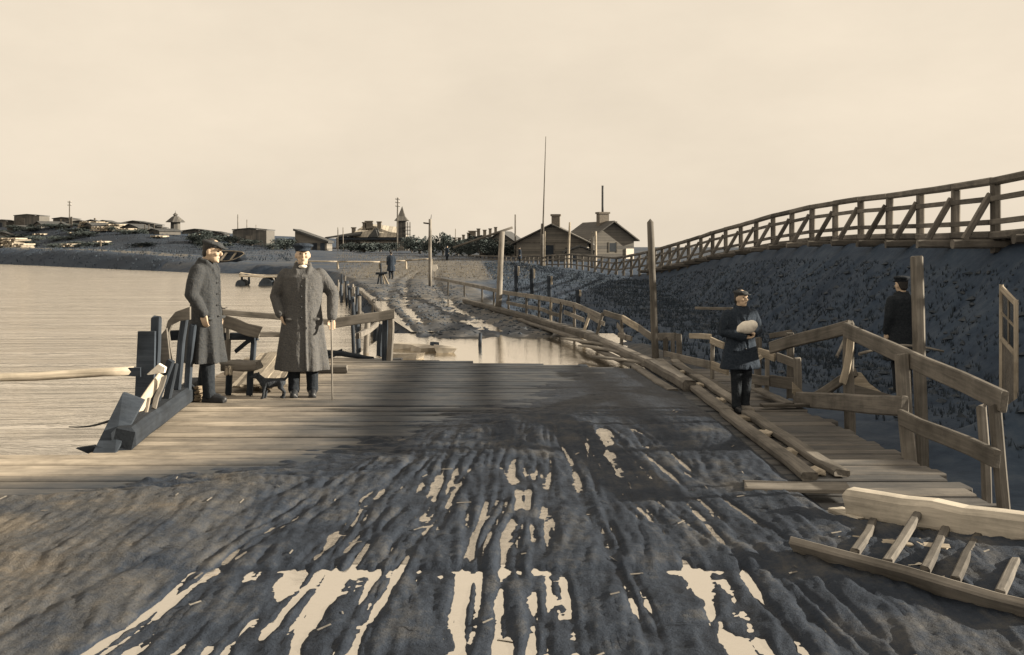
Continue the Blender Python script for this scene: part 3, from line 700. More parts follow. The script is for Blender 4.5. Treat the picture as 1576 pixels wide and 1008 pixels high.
# bench
bn = empty('bench', (-2.95, 13, 0), 'crude bench with slanting back board behind the man in the cap', 'bench')
beam('seat', P(344, 563, 13.0), P(398, 562, 13.0), .36, .10, M['grey'], bn)
beam('leg', Vector((X_(386, 13), 12.95, .0)), P(386, 570, 12.95), .07, .07, M['tar'], bn, up=Vector((0, 1, 0)))
beam('leg', Vector((X_(352, 13.1), 13.1, .0)), P(352, 570, 13.1), .07, .07, M['tar'], bn, up=Vector((0, 1, 0)))
beam('back_board', P(342, 494, 13.2), P(400, 512, 13.2), .05, .15, M['grey'], bn)
beam('back_rail', P(340, 517, 13.3), P(396, 518, 13.3), .05, .09, M['tar'], bn)
beam('back_post', P(388, 560, 13.3), P(390, 514, 13.3), .06, .08, M['tar'], bn, up=Vector((0, 1, 0)))
beam('back_post', P(350, 575, 13.3), P(352, 505, 13.3), .05, .06, M['grey'], bn, up=Vector((0, 1, 0)))
beam('brace', P(362, 540, 13.3), P(386, 522, 13.3), .05, .05, M['tar'], bn)
beam('seat_end', P(346, 570, 12.75), P(356, 570, 12.75), .09, .10, M['pale'], bn)
bs = empty('board_stack', (-2.75, 13.6, 0), 'stack of pale sawn boards lying behind the dog and the person with the cane', 'boards')
for i in range(6):
    a = G(362 + i*15, 603, .02); b = G(415 + i*13, 560, .02)
    beam('board', a + Vector((0, .1, .04 + .012*(i % 3))), b + Vector((0, -.3, .18 + .01*(i % 2))), .15, .03, M['pale'], bs, segs=3)
beam('bearer', Vector((-3.4, 15.3, .06)), Vector((-2.3, 15.3, .06)), .12, .12, M['brown'], bs)
rc = empty('rope_coil', (-3.55, 12.55, 0), 'coil of old rope lying by the feet of the man in the cap', 'rope')
for i in range(4):
    V, Fc = [], []
    r_, r2 = .15 - .012*i, .022
    for a in range(20):
        an = 2*math.pi*a/20; c = Vector((math.cos(an)*r_, math.sin(an)*r_*.8, .03 + i*.038 + .012*math.sin(an*2+i)))
        for q in range(6):
            b = 2*math.pi*q/6
            V.append(c + Vector((math.cos(an)*math.cos(b)*r2, math.sin(an)*math.cos(b)*r2, math.sin(b)*r2)))
    for a in range(20):
        for q in range(6): Fc.append((a*6+q, ((a+1) % 20)*6+q, ((a+1) % 20)*6+(q+1) % 6, a*6+(q+1) % 6))
    o = obj('loop', V, Fc, M['rope'], None, True); o.location = (X_(298, 12.6), 12.6, 0.0); attach(o, rc)
# end rail of the deck
er = empty('end_rail', (-2.0, 17, 0), 'two-bar timber rail closing the far left end of the deck', 'railing')
beam('rail', P(330, 478, 16.8), P(516, 497, 16.9), .05, .09, M['grey'], er, segs=4)
beam('rail', P(390, 514, 16.8), P(470, 515, 16.9), .05, .08, M['grey'], er)
beam('rail', P(512, 497, 16.8), P(607, 483, 16.9), .05, .15, M['grey'], er, segs=4)
beam('post', P(440, 552, 16.95), P(440, 474, 16.95), .09, .09, M['brown'], er, up=Vector((0, 1, 0)))
beam('post', P(345, 560, 16.95), P(345, 474, 16.95), .09, .09, M['brown'], er, up=Vector((0, 1, 0)))
beam('post', P(600, 556, 16.98), P(602, 480, 16.98), .09, .09, M['grey'], er, up=Vector((0, 1, 0)))
beam('post', P(592, 556, 17.1), P(594, 488, 17.1), .10, .08, M['tar'], er, up=Vector((0, 1, 0)))
beam('post', P(583, 548, 17.3), P(586, 500, 17.3), .08, .08, M['tar'], er, up=Vector((0, 1, 0)))
o = pole('driftwood', P(500, 542, 17.35), P(575, 552, 17.3), .05, .03, M['tar'], jit=.3, segs=6); tag(o, 'dark forked driftwood lying at the far left corner of the deck', 'driftwood')
pole('fork', P(503, 551, 17.3), P(530, 541, 17.35), .03, .02, M['tar'], o); pole('fork', P(505, 546, 17.33), P(527, 538, 17.36), .02, .015, M['tar'], o)
# pile wall along the track
pwall = empty('pile_wall', (-3.3, 28, -.5), 'ragged row of upright stakes along the left edge of the dirt track', 'fence')
ts = np.linspace(0, 1, 34)
for i, t in enumerate(ts):
    d = 17.8*(1-t)**1.6 + 52*(1-(1-t)**1.6)
    xs_ = float(np.interp(d, SH_D, SH_X)) + random.uniform(-.25, .12)
    tz = float(np.interp(d, [17, 24, 52], [.55, .42, .3])) + random.uniform(-.22, .18)
    r_ = random.uniform(.03, .065)
    pole('stake', (xs_, d, -1.2), (xs_ + random.uniform(-.12, .12), d + random.uniform(-.1, .1), tz), r_, r_*.85, M['tar'] if random.random() < .62 else M['grey'], pwall, segs=3)
for i in range(7):
    d = 18 + i*3.4; d2 = d + 3.2
    beam('waling', (float(np.interp(d, SH_D, SH_X)) + .1, d, .28), (float(np.interp(d2, SH_D, SH_X)) + .1, d2, .26), .07, .10, M['brown'], pwall, segs=2, jit=.02)
for (px, py, sx, sy, sz, ln_) in ((632, 532, .62, .35, .10, 'pale slab against the end post at the flood water'), (658, 535, .5, .4, .08, 'flat pale slab between two others in the flood water'), (684, 537, .3, .3, .11, 'tilted small pale block lying alone in the flood water'), (625, 546, .55, .2, .06, 'pale slab edge touching the deck end by the post')):
    g = G(px, py, -.06)
    v, f = boxv(-sx/2, sx/2, -sy/2, sy/2, -sz, sz/2)
    v = [(a + random.uniform(-.06, .06), b + random.uniform(-.06, .06), c + random.uniform(-.015, .015)) for a, b, c in v]
    o = obj('stone_slab', v, f, M['stone']); o.location = (g.x, g.y, -.07); o.rotation_euler = (random.uniform(-.06, .06), random.uniform(-.06, .06), random.uniform(-.5, .5))
    tag(o, ln_, 'slab', 'pale slabs in the flood water')
for px, py, lb in ((668, 535, 'dark clod beside the flat pale slabs in the flood water'), (738, 528, 'thin dark stump rising from the open flood water')):
    g = G(px, py, -.08)
    o = pole('stump', (g.x, g.y, -.3), (g.x + .02, g.y, .12 if px > 700 else .02), .035 if px > 700 else .11, .03 if px > 700 else .08, M['tar']); tag(o, lb, 'stump')

# ------------------------------------------------------------------ people
def tube(pts_, n=12):
    V, Fc = [], []
    for i, (p, r) in enumerate(pts_):
        p = Vector(p)
        a = Vector(pts_[max(i-1, 0)][0]); b = Vector(pts_[min(i+1, len(pts_)-1)][0])
        m = frame(Vector((0, 0, 0)), (b-a), Vector((0.02, 1, .03))).to_3x3()
        for q in range(n):
            an = 2*math.pi*q/n
            V.append(p + m @ Vector((0, math.cos(an)*r, math.sin(an)*r)))
    k = len(pts_)
    for i in range(k-1):
        for q in range(n): Fc.append((i*n+q, i*n+(q+1) % n, (i+1)*n+(q+1) % n, (i+1)*n+q))
    Fc.append(tuple(range(n))[::-1]); Fc.append(tuple(range((k-1)*n, k*n)))
    out = [(V, Fc)]
    for p, r in (pts_[0], pts_[-1]): out.append(ell(p, (r, r, r), 6, 10))
    for p, r in pts_[1:-1]: out.append(ell(p, (r, r, r), 6, 10))
    return merge(out)
def ell(c, r, nu=10, nv=14, rot=None):
    V, Fc = [], []; c = Vector(c)
    for i in range(nu+1):
        ph = math.pi*i/nu
        for j in range(nv):
            th = 2*math.pi*j/nv
            v = Vector((math.sin(ph)*math.cos(th)*r[0], math.sin(ph)*math.sin(th)*r[1], math.cos(ph)*r[2]))
            if rot is not None: v = rot @ v
            V.append(c + v)
    for i in range(nu):
        for j in range(nv): Fc.append((i*nv+j, (i+1)*nv+j, (i+1)*nv+(j+1) % nv, i*nv+(j+1) % nv))
    return V, Fc
def loft(rings, n=40, fold=0.0, k=7, seed=0):
    V, Fc = [], []
    z0, z1 = rings[0][0][2], rings[-1][0][2]
    for (c, rx, ry) in rings:
        t = (c[2]-z0)/(z1-z0)
        for q in range(n):
            a = 2*math.pi*q/n
            f = 1 + fold*t*t*(math.sin(k*a + seed) + .6*math.sin((k-2)*a*1.0 + 2*seed))
            V.append((c[0]+math.cos(a)*rx*f, c[1]+math.sin(a)*ry*f, c[2]))
    m = len(rings)
    for i in range(m-1):
        for q in range(n): Fc.append((i*n+q, (i+1)*n+q, (i+1)*n+(q+1) % n, i*n+(q+1) % n))
    Fc.append(tuple(range(n))); Fc.append(tuple(range((m-1)*n, m*n))[::-1])
    return V, Fc
def blob(name, pieces, mat, vox, parent=None, smooth_it=2):
    V, Fc = merge(pieces)
    o = obj(name, V, Fc, mat)
    md = o.modifiers.new('remesh', 'REMESH'); md.mode = 'VOXEL'; md.voxel_size = vox; md.use_smooth_shade = True
    sm = o.modifiers.new('smooth', 'SMOOTH'); sm.iterations = smooth_it; sm.factor = .5
    dg = bpy.context.evaluated_depsgraph_get()
    me = bpy.data.meshes.new_from_object(o.evaluated_get(dg))
    o.modifiers.clear(); old = o.data; o.data = me; bpy.data.meshes.remove(old)
    me.name = name
    if not me.materials: me.materials.append(mat)
    return attach(o, parent)
def hand(wr, d, nrm, side, curl=.5, s=1.0):
    """palm and five separate curled fingers; d points down the hand, nrm out of the palm, side towards the thumb"""
    wr = Vector(wr); d = Vector(d).normalized(); nrm = Vector(nrm); nrm = (nrm - d*nrm.dot(d)).normalized(); sd_ = d.cross(nrm)*side
    out = []
    for k in (-1, -.33, .33, 1):
        out.append(tube([(wr + sd_*k*.014*s, .017*s), (wr + d*.045*s + sd_*k*.026*s, .015*s), (wr + d*.085*s + sd_*k*.030*s, .012*s)], 8))
    for k, ln in ((-1, .058), (-.33, .070), (.33, .074), (1, .066)):
        p = wr + d*.085*s + sd_*k*.030*s; dr = d.copy(); pts_ = [(p, .0105*s)]
        for j, fr_ in enumerate((.45, .32, .23)):
            a = curl*(.5 + .35*j); dr = (dr*math.cos(a) + nrm*math.sin(a)).normalized()
            p = p + dr*ln*fr_*s; pts_.append((p, (.0095-.001*j)*s))
        out.append(tube(pts_, 7))
    p = wr + d*.025*s + sd_*.028*s
    dr = (d*.75 + sd_*.6 + nrm*.25).normalized()
    out.append(tube([(p, .013*s), (p + dr*.032*s, .011*s), (p + dr*.032*s + (d*.9 + nrm*.4).normalized()*.03*s, .0095*s)], 7))
    return out
def person(name, loc, rz, label, S=1.0, arms=None, head_rot=0.0, coat='darkcloth', coat_hem=.32, coat_w=1.0, cap='flat', legs=((-.09, 0), (.09, 0)), vox=.008, lean=0.0, holding=None, fold=.05, seed=1, half=None, trousers='trouser', group=None, headdip=0.0, cap_mat=None, deep=1.0):
    """front faces local -y; everything in metres for a 1.75 m figure, scaled by S"""
    root = empty(name, loc, label, 'person', group); root.rotation_euler = (0, 0, rz)
    arms = arms or {}
    def arm(s):
        dft = ((s*.245, .02, 1.16), (s*.25, -.05, .92), (0, -.1, -1), (-s, -.1, 0))
        return arms.get(s, dft)
    hc = Vector((0, -.015 - headdip*.3, 1.635 - headdip*.1 + .0))
    hr = Euler((headdip, 0, head_rot)).to_matrix()
    def H(x, y_, z): return hc + hr @ Vector((x, y_, z))
    pcs = []
    pcs.append(ell(H(0, .005, .015), (.076, .097, .112), 12, 18, hr)); pcs.append(ell(H(0, -.035, -.06), (.056, .058, .06), 8, 14, hr))
    pcs.append(ell(H(0, -.105, -.012), (.013, .02, .026), 6, 8, hr)); pcs.append(ell(H(0, -.085, .035), (.05, .018, .012), 6, 10, hr))
    pcs.append(ell(H(0, -.087, -.058), (.024, .012, .008), 6, 8, hr)); pcs.append(ell(H(0, -.082, -.098), (.02, .016, .016), 6, 8, hr))
    for s in (-1, 1):
        pcs.append(ell(H(s*.078, .01, -.01), (.012, .022, .034), 6, 8, hr)); pcs.append(ell(H(s*.04, -.072, -.02), (.024, .02, .02), 6, 8, hr))
    pcs.append(tube([((0, .015, 1.42), .065), ((0, .01, 1.5), .055), (tuple(hc + Vector((0, .02, -.05))), .055)]))
    pcs.append(loft([((0, .01, 1.46), .12, .075), ((0, .01, 1.40), .18, .10), ((0, .01, 1.2), .165, .105), ((0, .01, 1.02), .15, .10), ((0, .01, .9), .165, .11), ((0, .01, .82), .15, .10)], 24))
    for s, (lx, ly) in zip((-1, 1), legs):
        pcs.append(tube([((s*.085, .01, .90), .085), ((s*.09 + (lx - s*.09)*.4, ly*.5 - .01, .50), .058), ((lx, ly + .02, .10), .042)]))
        pcs.append(tube([((lx, ly + .03, .05), .042), ((lx*1.03, ly - .12, .035), .035)]))
        e, wv, hd, pn = arm(s)
        sh = Vector((s*.185, .01, 1.405)); wv = Vector(wv)
        pcs.append(tube([(sh, .058), (e, .045), (wv, .030)])); pcs += hand(wv, hd, pn, s, .55 if not holding else .75)
    body = blob('body', pcs, M['skin'], vox)
    parts = [body]
    # coat
    hem = coat_hem
    cw = coat_w
    rg = [((0, .015, 1.53), .075, .075), ((0, .015, 1.475), .13, .10), ((0, .012, 1.44), .205*cw, .125), ((0, .01, 1.38), .232*cw, .142), ((0, .01, 1.22), .222*cw, .150), ((0, .01, 1.05), .205*cw, .148)]
    for t in (.25, .5, .75, 1.0):
        z = 1.05 + (hem-1.05)*t
        rg.append(((0, .01 + lean*t, z), (.205 + .085*t)*cw, .148 + .07*t))
    rg = [(c, rx, ry*(deep if c[2] < 1.4 else 1)) for c, rx, ry in rg]
    pc = [loft(rg, 48, fold, 9, seed)]
    for s in (-1, 1):
        e, wv, hd, pn = arm(s); e = Vector(e); wv = Vector(wv); sh = Vector((s*.185*cw, .012, 1.395))
        mid = (sh+e)/2 + Vector((s*.012, 0, 0)); fm = e + (wv-e)*.5
        pc.append(tube([(sh, .088), (mid, .082), (e, .074), (fm, .066), (e + (wv-e)*.93, .058)]))
    # front edge, lapels and collar
    dp_ = deep
    pc.append(tube([((.035, -.135*dp_, 1.36), .014), ((.03, -.15*dp_, 1.2), .012), ((.03, -.150*dp_, 1.05), .012), ((.035, -.175*dp_ + lean*.5, .7), .014), ((.045, -.215*dp_ + lean, hem + .02), .016)], 6))
    for s in (-1, 1):
        pc.append(tube([((s*.075, .03, 1.525), .028), ((s*.082, -.05, 1.50), .026), ((s*.06, -.115, 1.42), .024), ((s*.02, -.14, 1.33), .014)], 8))
        pc.append(ell((s*.145, -.125*dp_ + lean*.3, .90), (.06, .022, .02), 6, 8))
    co = blob('coat', pc, M[coat], vox*1.25, None, 3); parts.append(co)
    for z in (1.28, 1.16, 1.04, .92):
        v, f = ell((-.015, (-.158 - max(0, 1.0-z)*.08)*deep, z), (.012, .006, .012), 4, 8); parts.append(obj('button', v, f, M['boot'], None, True))
    # trousers and boots
    tp = []
    for s, (lx, ly) in zip((-1, 1), legs):
        tp.append(tube([((s*.085, .01, .88), .105), ((s*.09 + (lx - s*.09)*.4, ly*.5 - .01, .50), .082), ((lx, ly + .02, .13), .066), ((lx, ly + .015, .085), .07)]))
    parts.append(blob('trousers', tp, M[trousers], vox*1.3))
    for lx, ly in legs:
        parts.append(blob('boot', [tube([((lx, ly + .02, .22), .058), ((lx, ly + .02, .07), .055)]), tube([((lx, ly + .05, .048), .048), ((lx, ly - .06, .045), .047), ((lx*1.03, ly - .155, .036), .036)]), (boxv(lx-.045, lx+.045, ly - .17, ly + .09, .0, .03))], M['boot'], vox))
    # hair, cap, eyes
    parts.append(blob('hair', [ell(H(0, .028, .03), (.082, .085, .108), 10, 16, hr), ell(H(0, .06, -.03), (.07, .045, .06), 8, 12, hr)], M['hair'], vox))
    if cap == 'flat':
        cp = [ell(H(0, .012, .085), (.102, .120, .034), 10, 20, Euler((headdip+.06, 0, head_rot)).to_matrix()), ell(H(0, .01, .06), (.088, .105, .04), 8, 18, hr), ell(H(0, -.115, .058), (.07, .055, .010), 6, 14, hr)]
    else:
        cp = [ell(H(0, .012, .105), (.125, .132, .034), 10, 20, hr), loft([(H(0, .008, .04), .086, .104), (H(0, .008, .075), .092, .11), (H(0, .008, .10), .11, .12)], 24), ell(H(0, -.115, .045), (.066, .048, .010), 6, 14, hr)]
    parts.append(blob('cap', cp, M[cap_mat] if cap_mat else M['darkcloth'] if coat != 'darkcloth' else M['greycloth'] if cap == 'flat' else M['darkcloth'], vox))
    for s in (-1, 1):
        v, f = ell(H(s*.032, -.084, .012), (.013, .010, .008), 6, 8); parts.append(obj('eye', v, f, M['eye'], None, True))
    v, f = ell(H(0, -.094, -.057), (.022, .008, .004), 4, 8); parts.append(obj('mouth', v, f, M['hair'], None, True))
    if holding == 'bundle':
        parts_b = holding
    for p_ in parts:
        p_.parent = root
    root.scale = (S, S, S)
    return root
# man in a cap, in profile towards +x, at the railing
m1 = person('person', (X_(317, 12.55), 12.55, .0), R(78), 'tall person in a flat cap and long coat standing in profile by the broken railing', 1.06,
    arms={1: ((.29, .10, 1.17), (.24, -.02, .93), (-.05, -.25, -1), (-1, -.1, 0)), -1: ((-.245, .04, 1.16), (-.2, -.08, .95), (.05, -.1, -1), (1, -.1, 0))}, head_rot=.05, coat='greycloth', coat_hem=.42, coat_w=.86, cap='flat', legs=((-.09, -.10), (.09, .06)), seed=2, headdip=.2, fold=.09, cap_mat='greycloth')
# person with the cane: one long coat, sun on its right side only
m2 = person('person', (X_(466, 12.95), 12.95, 0), R(10), 'person in a long pale greatcoat and dark cap leaning on a thin cane', 1.02,
    arms={1: ((.345, .05, 1.17), (.33, -.16, .90), (.0, -.35, -.9), (0, -.5, -.8)), -1: ((-.305, .06, 1.15), (-.25, -.11, .95), (.3, .1, -.9), (.9, .2, 0))}, head_rot=R(4), coat='coatcloth', coat_hem=.31, coat_w=1.04, cap='peaked', legs=((-.10, -.02), (.11, -.02)), seed=5, fold=.07, deep=1.3)
v, f = ell((0, -.07, 1.50), (.05, .04, .022), 6, 12); o = obj('shirt_collar', v, f, M['white'], None, True); o.parent = m2
cn = empty('cane', (X_(511, 12.65), 12.65, 0), 'thin walking cane held upright in the hand of the person in the pale greatcoat', 'cane')
cx, cy = X_(510, 12.68), 12.68
pole('shaft', (X_(511.5, 12.62), 12.62, .0), (cx, cy, .90), .009, .011, M['grey'], cn, n=7, jit=.02)
pole('handle', (cx, cy + .05, .905), (cx, cy - .06, .905), .014, .012, M['brown'], cn, n=7, jit=.05)
# boy with a bundle
m3 = person('person', (X_(1140, 11.75), 11.75, 0), R(20), 'small boy in a dark jacket and cap clutching a white bundle to the chest', .74,
    arms={1: ((.30, .03, 1.17), (.10, -.20, 1.14), (-.9, -.3, .1), (-.2, -.1, 1)), -1: ((-.27, .02, 1.15), (-.06, -.22, 1.08), (.9, -.2, .1), (.1, -.1, 1))}, head_rot=R(14), coat='darkcloth', coat_hem=.62, coat_w=1.1, cap='flat', legs=((-.075, -.02), (.085, .0)), seed=4, fold=.02, vox=.009)
bd = blob('white_bundle', [ell((0, 0, 0), (.075, .06, .058), 10, 16), ell((.035, -.01, .02), (.05, .05, .045)), ell((-.045, .0, -.01), (.045, .045, .04)), ell((-.07, -.01, -.025), (.025, .025, .02))], M['white'], .006)
bd.location = (X_(1152, 11.42), 11.47, Z_(504, 11.45)); bd.scale = (1.25, 1.1, 1.2)
tag(bd, 'crumpled white cloth bundle held against the small boy\'s chest', 'bundle')
# figure in the shade of the bank
m5 = person('person', (X_(1388, 16.5), 16.5, hz(X_(1388, 16.5), 16.5) - .02), R(200), 'person in black standing on the dark low ground behind the tall square post', 1.0, coat='trouser', coat_hem=.5, vox=.014, seed=6, cap_mat='trouser', cap='peaked')
far_lbl = [(602, 440, 'R', 'dark person standing by the white-legged trestle on the track'), (688, 413, '', 'person on the rise beyond the lamp post, nearer the bushes'), (800, 408, '', 'person standing before the gabled house among the far railing posts')]
src = None
for i, (px, py, _, lb) in enumerate(far_lbl):
    d = {602: 60, 612: 62, 633: 66, 688: 112, 681: 116, 800: 100}[px]
    x = X_(px, d)
    if src is None:
        src = person('person', (x, d, hz(x, d)), R(200), lb, .86, coat='darkcloth', coat_hem=.5, vox=.02, seed=3, group='people on the far track'); q = src
    else:
        q = copy_tree(src); q.location = (x, d, hz(x, d)); q.rotation_euler = (0, 0, random.uniform(0, 6)); q.scale = (random.uniform(.78, .92),)*3
        q['label'] = lb
# dog
dg_ = empty('dog', (X_(420, 12.75), 12.75, 0), 'small black dog standing at the feet of the person with the cane', 'dog'); dg_.rotation_euler = (0, 0, R(188))
pc = [loft([((0, 0, 0), .001, .001), ((0, 0, .001), .001, .001)], 6)]
pc = [tube([((.10, 0, .185), .055), ((.04, 0, .18), .06), ((-.04, 0, .188), .048), ((-.10, 0, .19), .05)]), tube([((.11, 0, .20), .045), ((.16, 0, .25), .036)]),
      ell((.185, 0, .268), (.045, .036, .036)), tube([((.20, 0, .262), .024), ((.245, 0, .250), .016)]),
      ell((.165, .033, .285), (.014, .010, .026)), ell((.165, -.033, .285), (.014, .010, .026)), tube([((-.12, 0, .21), .018), ((-.165, 0, .25), .014), ((-.175, 0, .29), .009)])]
for s in (-1, 1):
    pc.append(tube([((.095, s*.035, .17), .030), ((.09 + s*.012, s*.036, .085), .017), ((.098 + s*.012, s*.036, .018), .015)])); pc.append(ell((.108 + s*.012, s*.036, .013), (.022, .015, .013)))
    pc.append(tube([((-.095, s*.035, .18), .040), ((-.085 - s*.01, s*.038, .125), .026), ((-.13 - s*.01, s*.038, .075), .015), ((-.118 - s*.01, s*.038, .018), .013)])); pc.append(ell((-.108 - s*.01, s*.038, .013), (.022, .015, .013)))
b_ = blob('body', pc, M['fur'], .006); b_.parent = dg_
for s in (-1, 1):
    v, f = ell((.215, s*.022, .278), (.006, .005, .006), 5, 8); o = obj('eye', v, f, M['eye'], None, True); o.parent = dg_
v, f = ell((.258, 0, .254), (.008, .009, .007), 5, 8); o = obj('nose', v, f, M['boot'], None, True); o.parent = dg_

# ------------------------------------------------------------------ far poles, masts, barrier
def base(px, d): 
    x = X_(px, d); return Vector((x, d, hz(x, d) - .1))
def telpole(px, ptop, d, label, r=.09, arms=0, lean=0, name='telegraph_pole', mat='grey', group='poles along the far shore'):
    b = base(px, d); t = P(px + lean, ptop, d)
    e = empty(name, b, label, 'pole', group)
    pole('shaft', b, t, r, r*.75, M[mat], e, n=7, segs=4, jit=.04)
    for k in range(arms):
        z = t.z - .25 - k*.55
        beam('cross_arm', Vector((t.x - .35, d, z)), Vector((t.x + .35, d, z)), .09, .09, M['brown'], e, segs=1)
        for s in (-.28, .28): pole('insulator', Vector((t.x + s, d, z + .05)), Vector((t.x + s, d, z + .2)), .05, .035, M['white'], e, n=6, segs=1)
    return e
telpole(611, 304, 170, 'telegraph pole with insulators in front of the spired station tower', .13, 3, 1, mat='brown')
telpole(107, 309, 200, 'telegraph pole rising above the lumber yard on the left bank', .12, 2, mat='brown')
telpole(366, 330, 190, 'thin bare pole on the left bank, taller of two near the cap', .10)
telpole(380, 338, 190, 'thin bare pole on the left bank, shorter of two near the cap', .09)
telpole(394, 346, 210, 'short thin pole on the skyline next to the long dark shed', .08)
telpole(520, 350, 170, 'slim pole standing by the station canopy, left of two', .09); telpole(528, 350, 170, 'slim pole standing by the station canopy, right of two', .09)
telpole(793, 330, 118, 'plain pole left of the gabled house with a small prop', .10, mat='brown')
telpole(701, 352, 150, 'thin pole behind the round bushes', .07)
telpole(874, 342, 88, 'pale whitewashed post in front of the gabled house', .11, mat='pale', lean=3, name='white_post')
telpole(911, 357, 86, 'shorter of a pair of posts between the two houses', .10); telpole(917, 356, 86, 'taller of a pair of posts between the two houses', .10, mat='pale')
fm = empty('flag_mast', base(834, 92), 'very tall thin flag mast on a thick lower post by the gabled house', 'mast')
pole('lower_mast', base(834, 92), P(835, 344, 92), .17, .14, M['brown'], fm); pole('upper_mast', P(835.5, 360, 91.8), P(840, 210, 91.8), .07, .025, M['grey'], fm, segs=6, jit=.02)
beam('stay_post', base(838, 91.6), P(838.5, 356, 91.6), .12, .12, M['pale'], fm, up=Vector((0, 1, 0)))
lp = empty('lamp_post', base(662, 50), 'wooden lamp post with a short bracket arm at the head of the track', 'lamp post')
pole('shaft', base(662, 50), P(662, 337, 50), .085, .065, M['grey'], lp); beam('bracket', P(662, 344, 49.9), P(652, 343, 49.9), .07, .07, M['brown'], lp); pole('spike', P(663, 338, 50), P(664, 330, 50), .02, .01, M['iron'], lp, n=5)
bo = empty('barrier_boom', base(769, 30), 'raised barrier boom pivoting on a post beside the track fence', 'barrier')
pole('post', base(766, 30), P(773, 356, 30), .085, .07, M['grey'], bo); pole('boom', P(697, 381, 30.0), P(789, 350, 30.0), .025, .035, M['brown'], bo, jit=.05)
# white barrier rail on the meadow
wr = empty('meadow_rail', base(560, 85), 'long white rail on short posts across the meadow', 'railing')
rp = [(455, 402), (520, 402.5), (585, 403), (625, 401), (664, 398)]
for a, b in zip(rp[:-1], rp[1:]): pole('rail', P(a[0], a[1], 84), P(b[0]-.3, b[1], 84), .065, .06, M['pale'], wr, n=6, jit=.08)
for px, py in rp: pole('post', base(px, 84), P(px, py+1, 84), .09, .08, M['pale'], wr, n=6)
tr_ = empty('trestle', base(592, 54), 'sawing trestle of crossed pale legs standing by the far track', 'trestle')
for a, b, c, e in ((588, 420, 594, 444), (589, 420, 601, 444), (584, 422, 580, 444), (586, 405, 587, 446)): pole('leg', P(c, e, 53.5), P(a, b, 53.7), .045, .04, M['pale'] if c > 590 else M['tar'], tr_, n=6)
beam('beam', P(578, 421, 53.6), P(596, 420, 53.6), .12, .12, M['tar'], tr_)
ws = slab('white_sheet', [P(664, 408, 60), P(672, 407, 60), P(674, 413, 60), P(669, 418, 60), P(665, 415, 60)], .06, M['white']); tag(ws, 'small white sheet hung out beside the lamp post', 'cloth')
pole('peg', base(669, 60.1), P(669, 409, 60.1), .03, .02, M['grey'], ws)
# lit posts below the far bridge end
for (px, ya, yb, d, lb) in ((795, 409, 424, 46, 'pale-edged dark pile below the far railing, nearest the barrier boom'), (819, 413, 428, 46, 'pale-edged dark pile between two others below the far railing'), (846, 424, 438, 43, 'short pale-edged pile standing right of the pair below the far railing'), (890, 446, 456, 40, 'stubby pale-edged pile in the dark hollow by the fence')):
    e = empty('pile', Vector((X_(px, d), d, hz(X_(px, d), d))), lb, 'pile', 'piles in the hollow')
    beam('shaft', Vector((X_(px, d), d, hz(X_(px, d), d) - .2)), P(px - 1, ya, d), .16, .14, M['tar'], e, up=Vector((0, 1, 0)))
    beam('lit_edge_strip', P(px + 3, yb, d - .10), P(px + 3, ya + 1, d - .10), .07, .04, M['pale'], e, up=Vector((0, 1, 0)))  # pale strip added as the sunlit edge of the pile

# ------------------------------------------------------------------ houses
def gable(name, px, d, wid, dep, wall, roof, label, rz=0, wmat='wallboard', rmat='roofgrey', over=.5, zoff=0, along=False, category='house', cut=.0):
    x = X_(px, d); z = hz(x, d) - .15 + zoff
    e = empty(name, (x, d, z), label, category); e.rotation_euler = (0, 0, rz)
    w2 = wid/2
    def add(n, V, Fc, m_, par=None):
        o = obj(n, V, Fc, M[m_]); o.parent = par or e; return o
    V = [(-w2, 0, 0), (w2, 0, 0), (w2, 0, wall), (0, 0, wall+roof), (-w2, 0, wall)]
    V += [(a, dep, c) for a, b, c in V]
    add('wall', V, [(0,1,2,3,4), (9,8,7,6,5), (0,5,6,1), (1,6,7,2), (4,9,5,0)], wmat)
    for s in (-1, 1):
        ux, uz = s*w2, -roof; ln = math.hypot(ux, uz); ox, oz = ux/ln*over, uz/ln*over
        th = .14
        V = [(0, -over, wall+roof+.06), (s*w2+ox, -over, wall+oz+.06), (s*w2+ox, dep+over, wall+oz+.06), (0, dep+over, wall+roof+.06)]
        V += [(a, b, c+th) for a, b, c in V]
        add('roof', V, [(0,1,2,3), (7,6,5,4), (0,4,5,1), (1,5,6,2), (2,6,7,3), (3,7,4,0)], rmat)
    def part(n, x0, x1, z0, z1, m_, y0=-.06, y1=.03, par=None):
        v, f = boxv(x0, x1, y0, y1, z0, z1); return add(n, v, f, m_, par)
    e_part = part
    return e, part, add
h1, part, add = gable('gabled_house', 849, 112, 7.2, 9, 2.0, 1.75, 'wide low-gabled wooden house with dark doorway behind the flag mast', R(-6), 'wallboard', 'roofgrey', .7)
part('door', -1.0, .2, 0, 1.75, 'tar'); part('door_frame', -1.12, -1.0, 0, 1.87, 'brown'); part('door_frame', .2, .32, 0, 1.87, 'brown'); part('fascia', -3.4, 3.4, 1.95, 2.10, 'brown')
w_ = part('window', 1.4, 2.3, .7, 1.5, 'glass', -.04); part('frame', 1.32, 1.4, .62, 1.58, 'grey', -.07, .02, w_); part('frame', 2.3, 2.38, .62, 1.58, 'grey', -.07, .02, w_); part('frame', 1.4, 2.3, 1.5, 1.58, 'grey', -.07, .02, w_)
part('chimney', -.1, .75, 3.4, 4.75, 'brick', 1.2, 2.0); part('chimney_cap', -.2, .85, 4.75, 4.95, 'brick', 1.1, 2.1)
h2, part, add = gable('log_house', 943, 118, 4.9, 9, 2.25, 1.75, 'steep-gabled log house with tall stovepipe next to the low house', R(16), 'logs', 'roofgrey', .55)
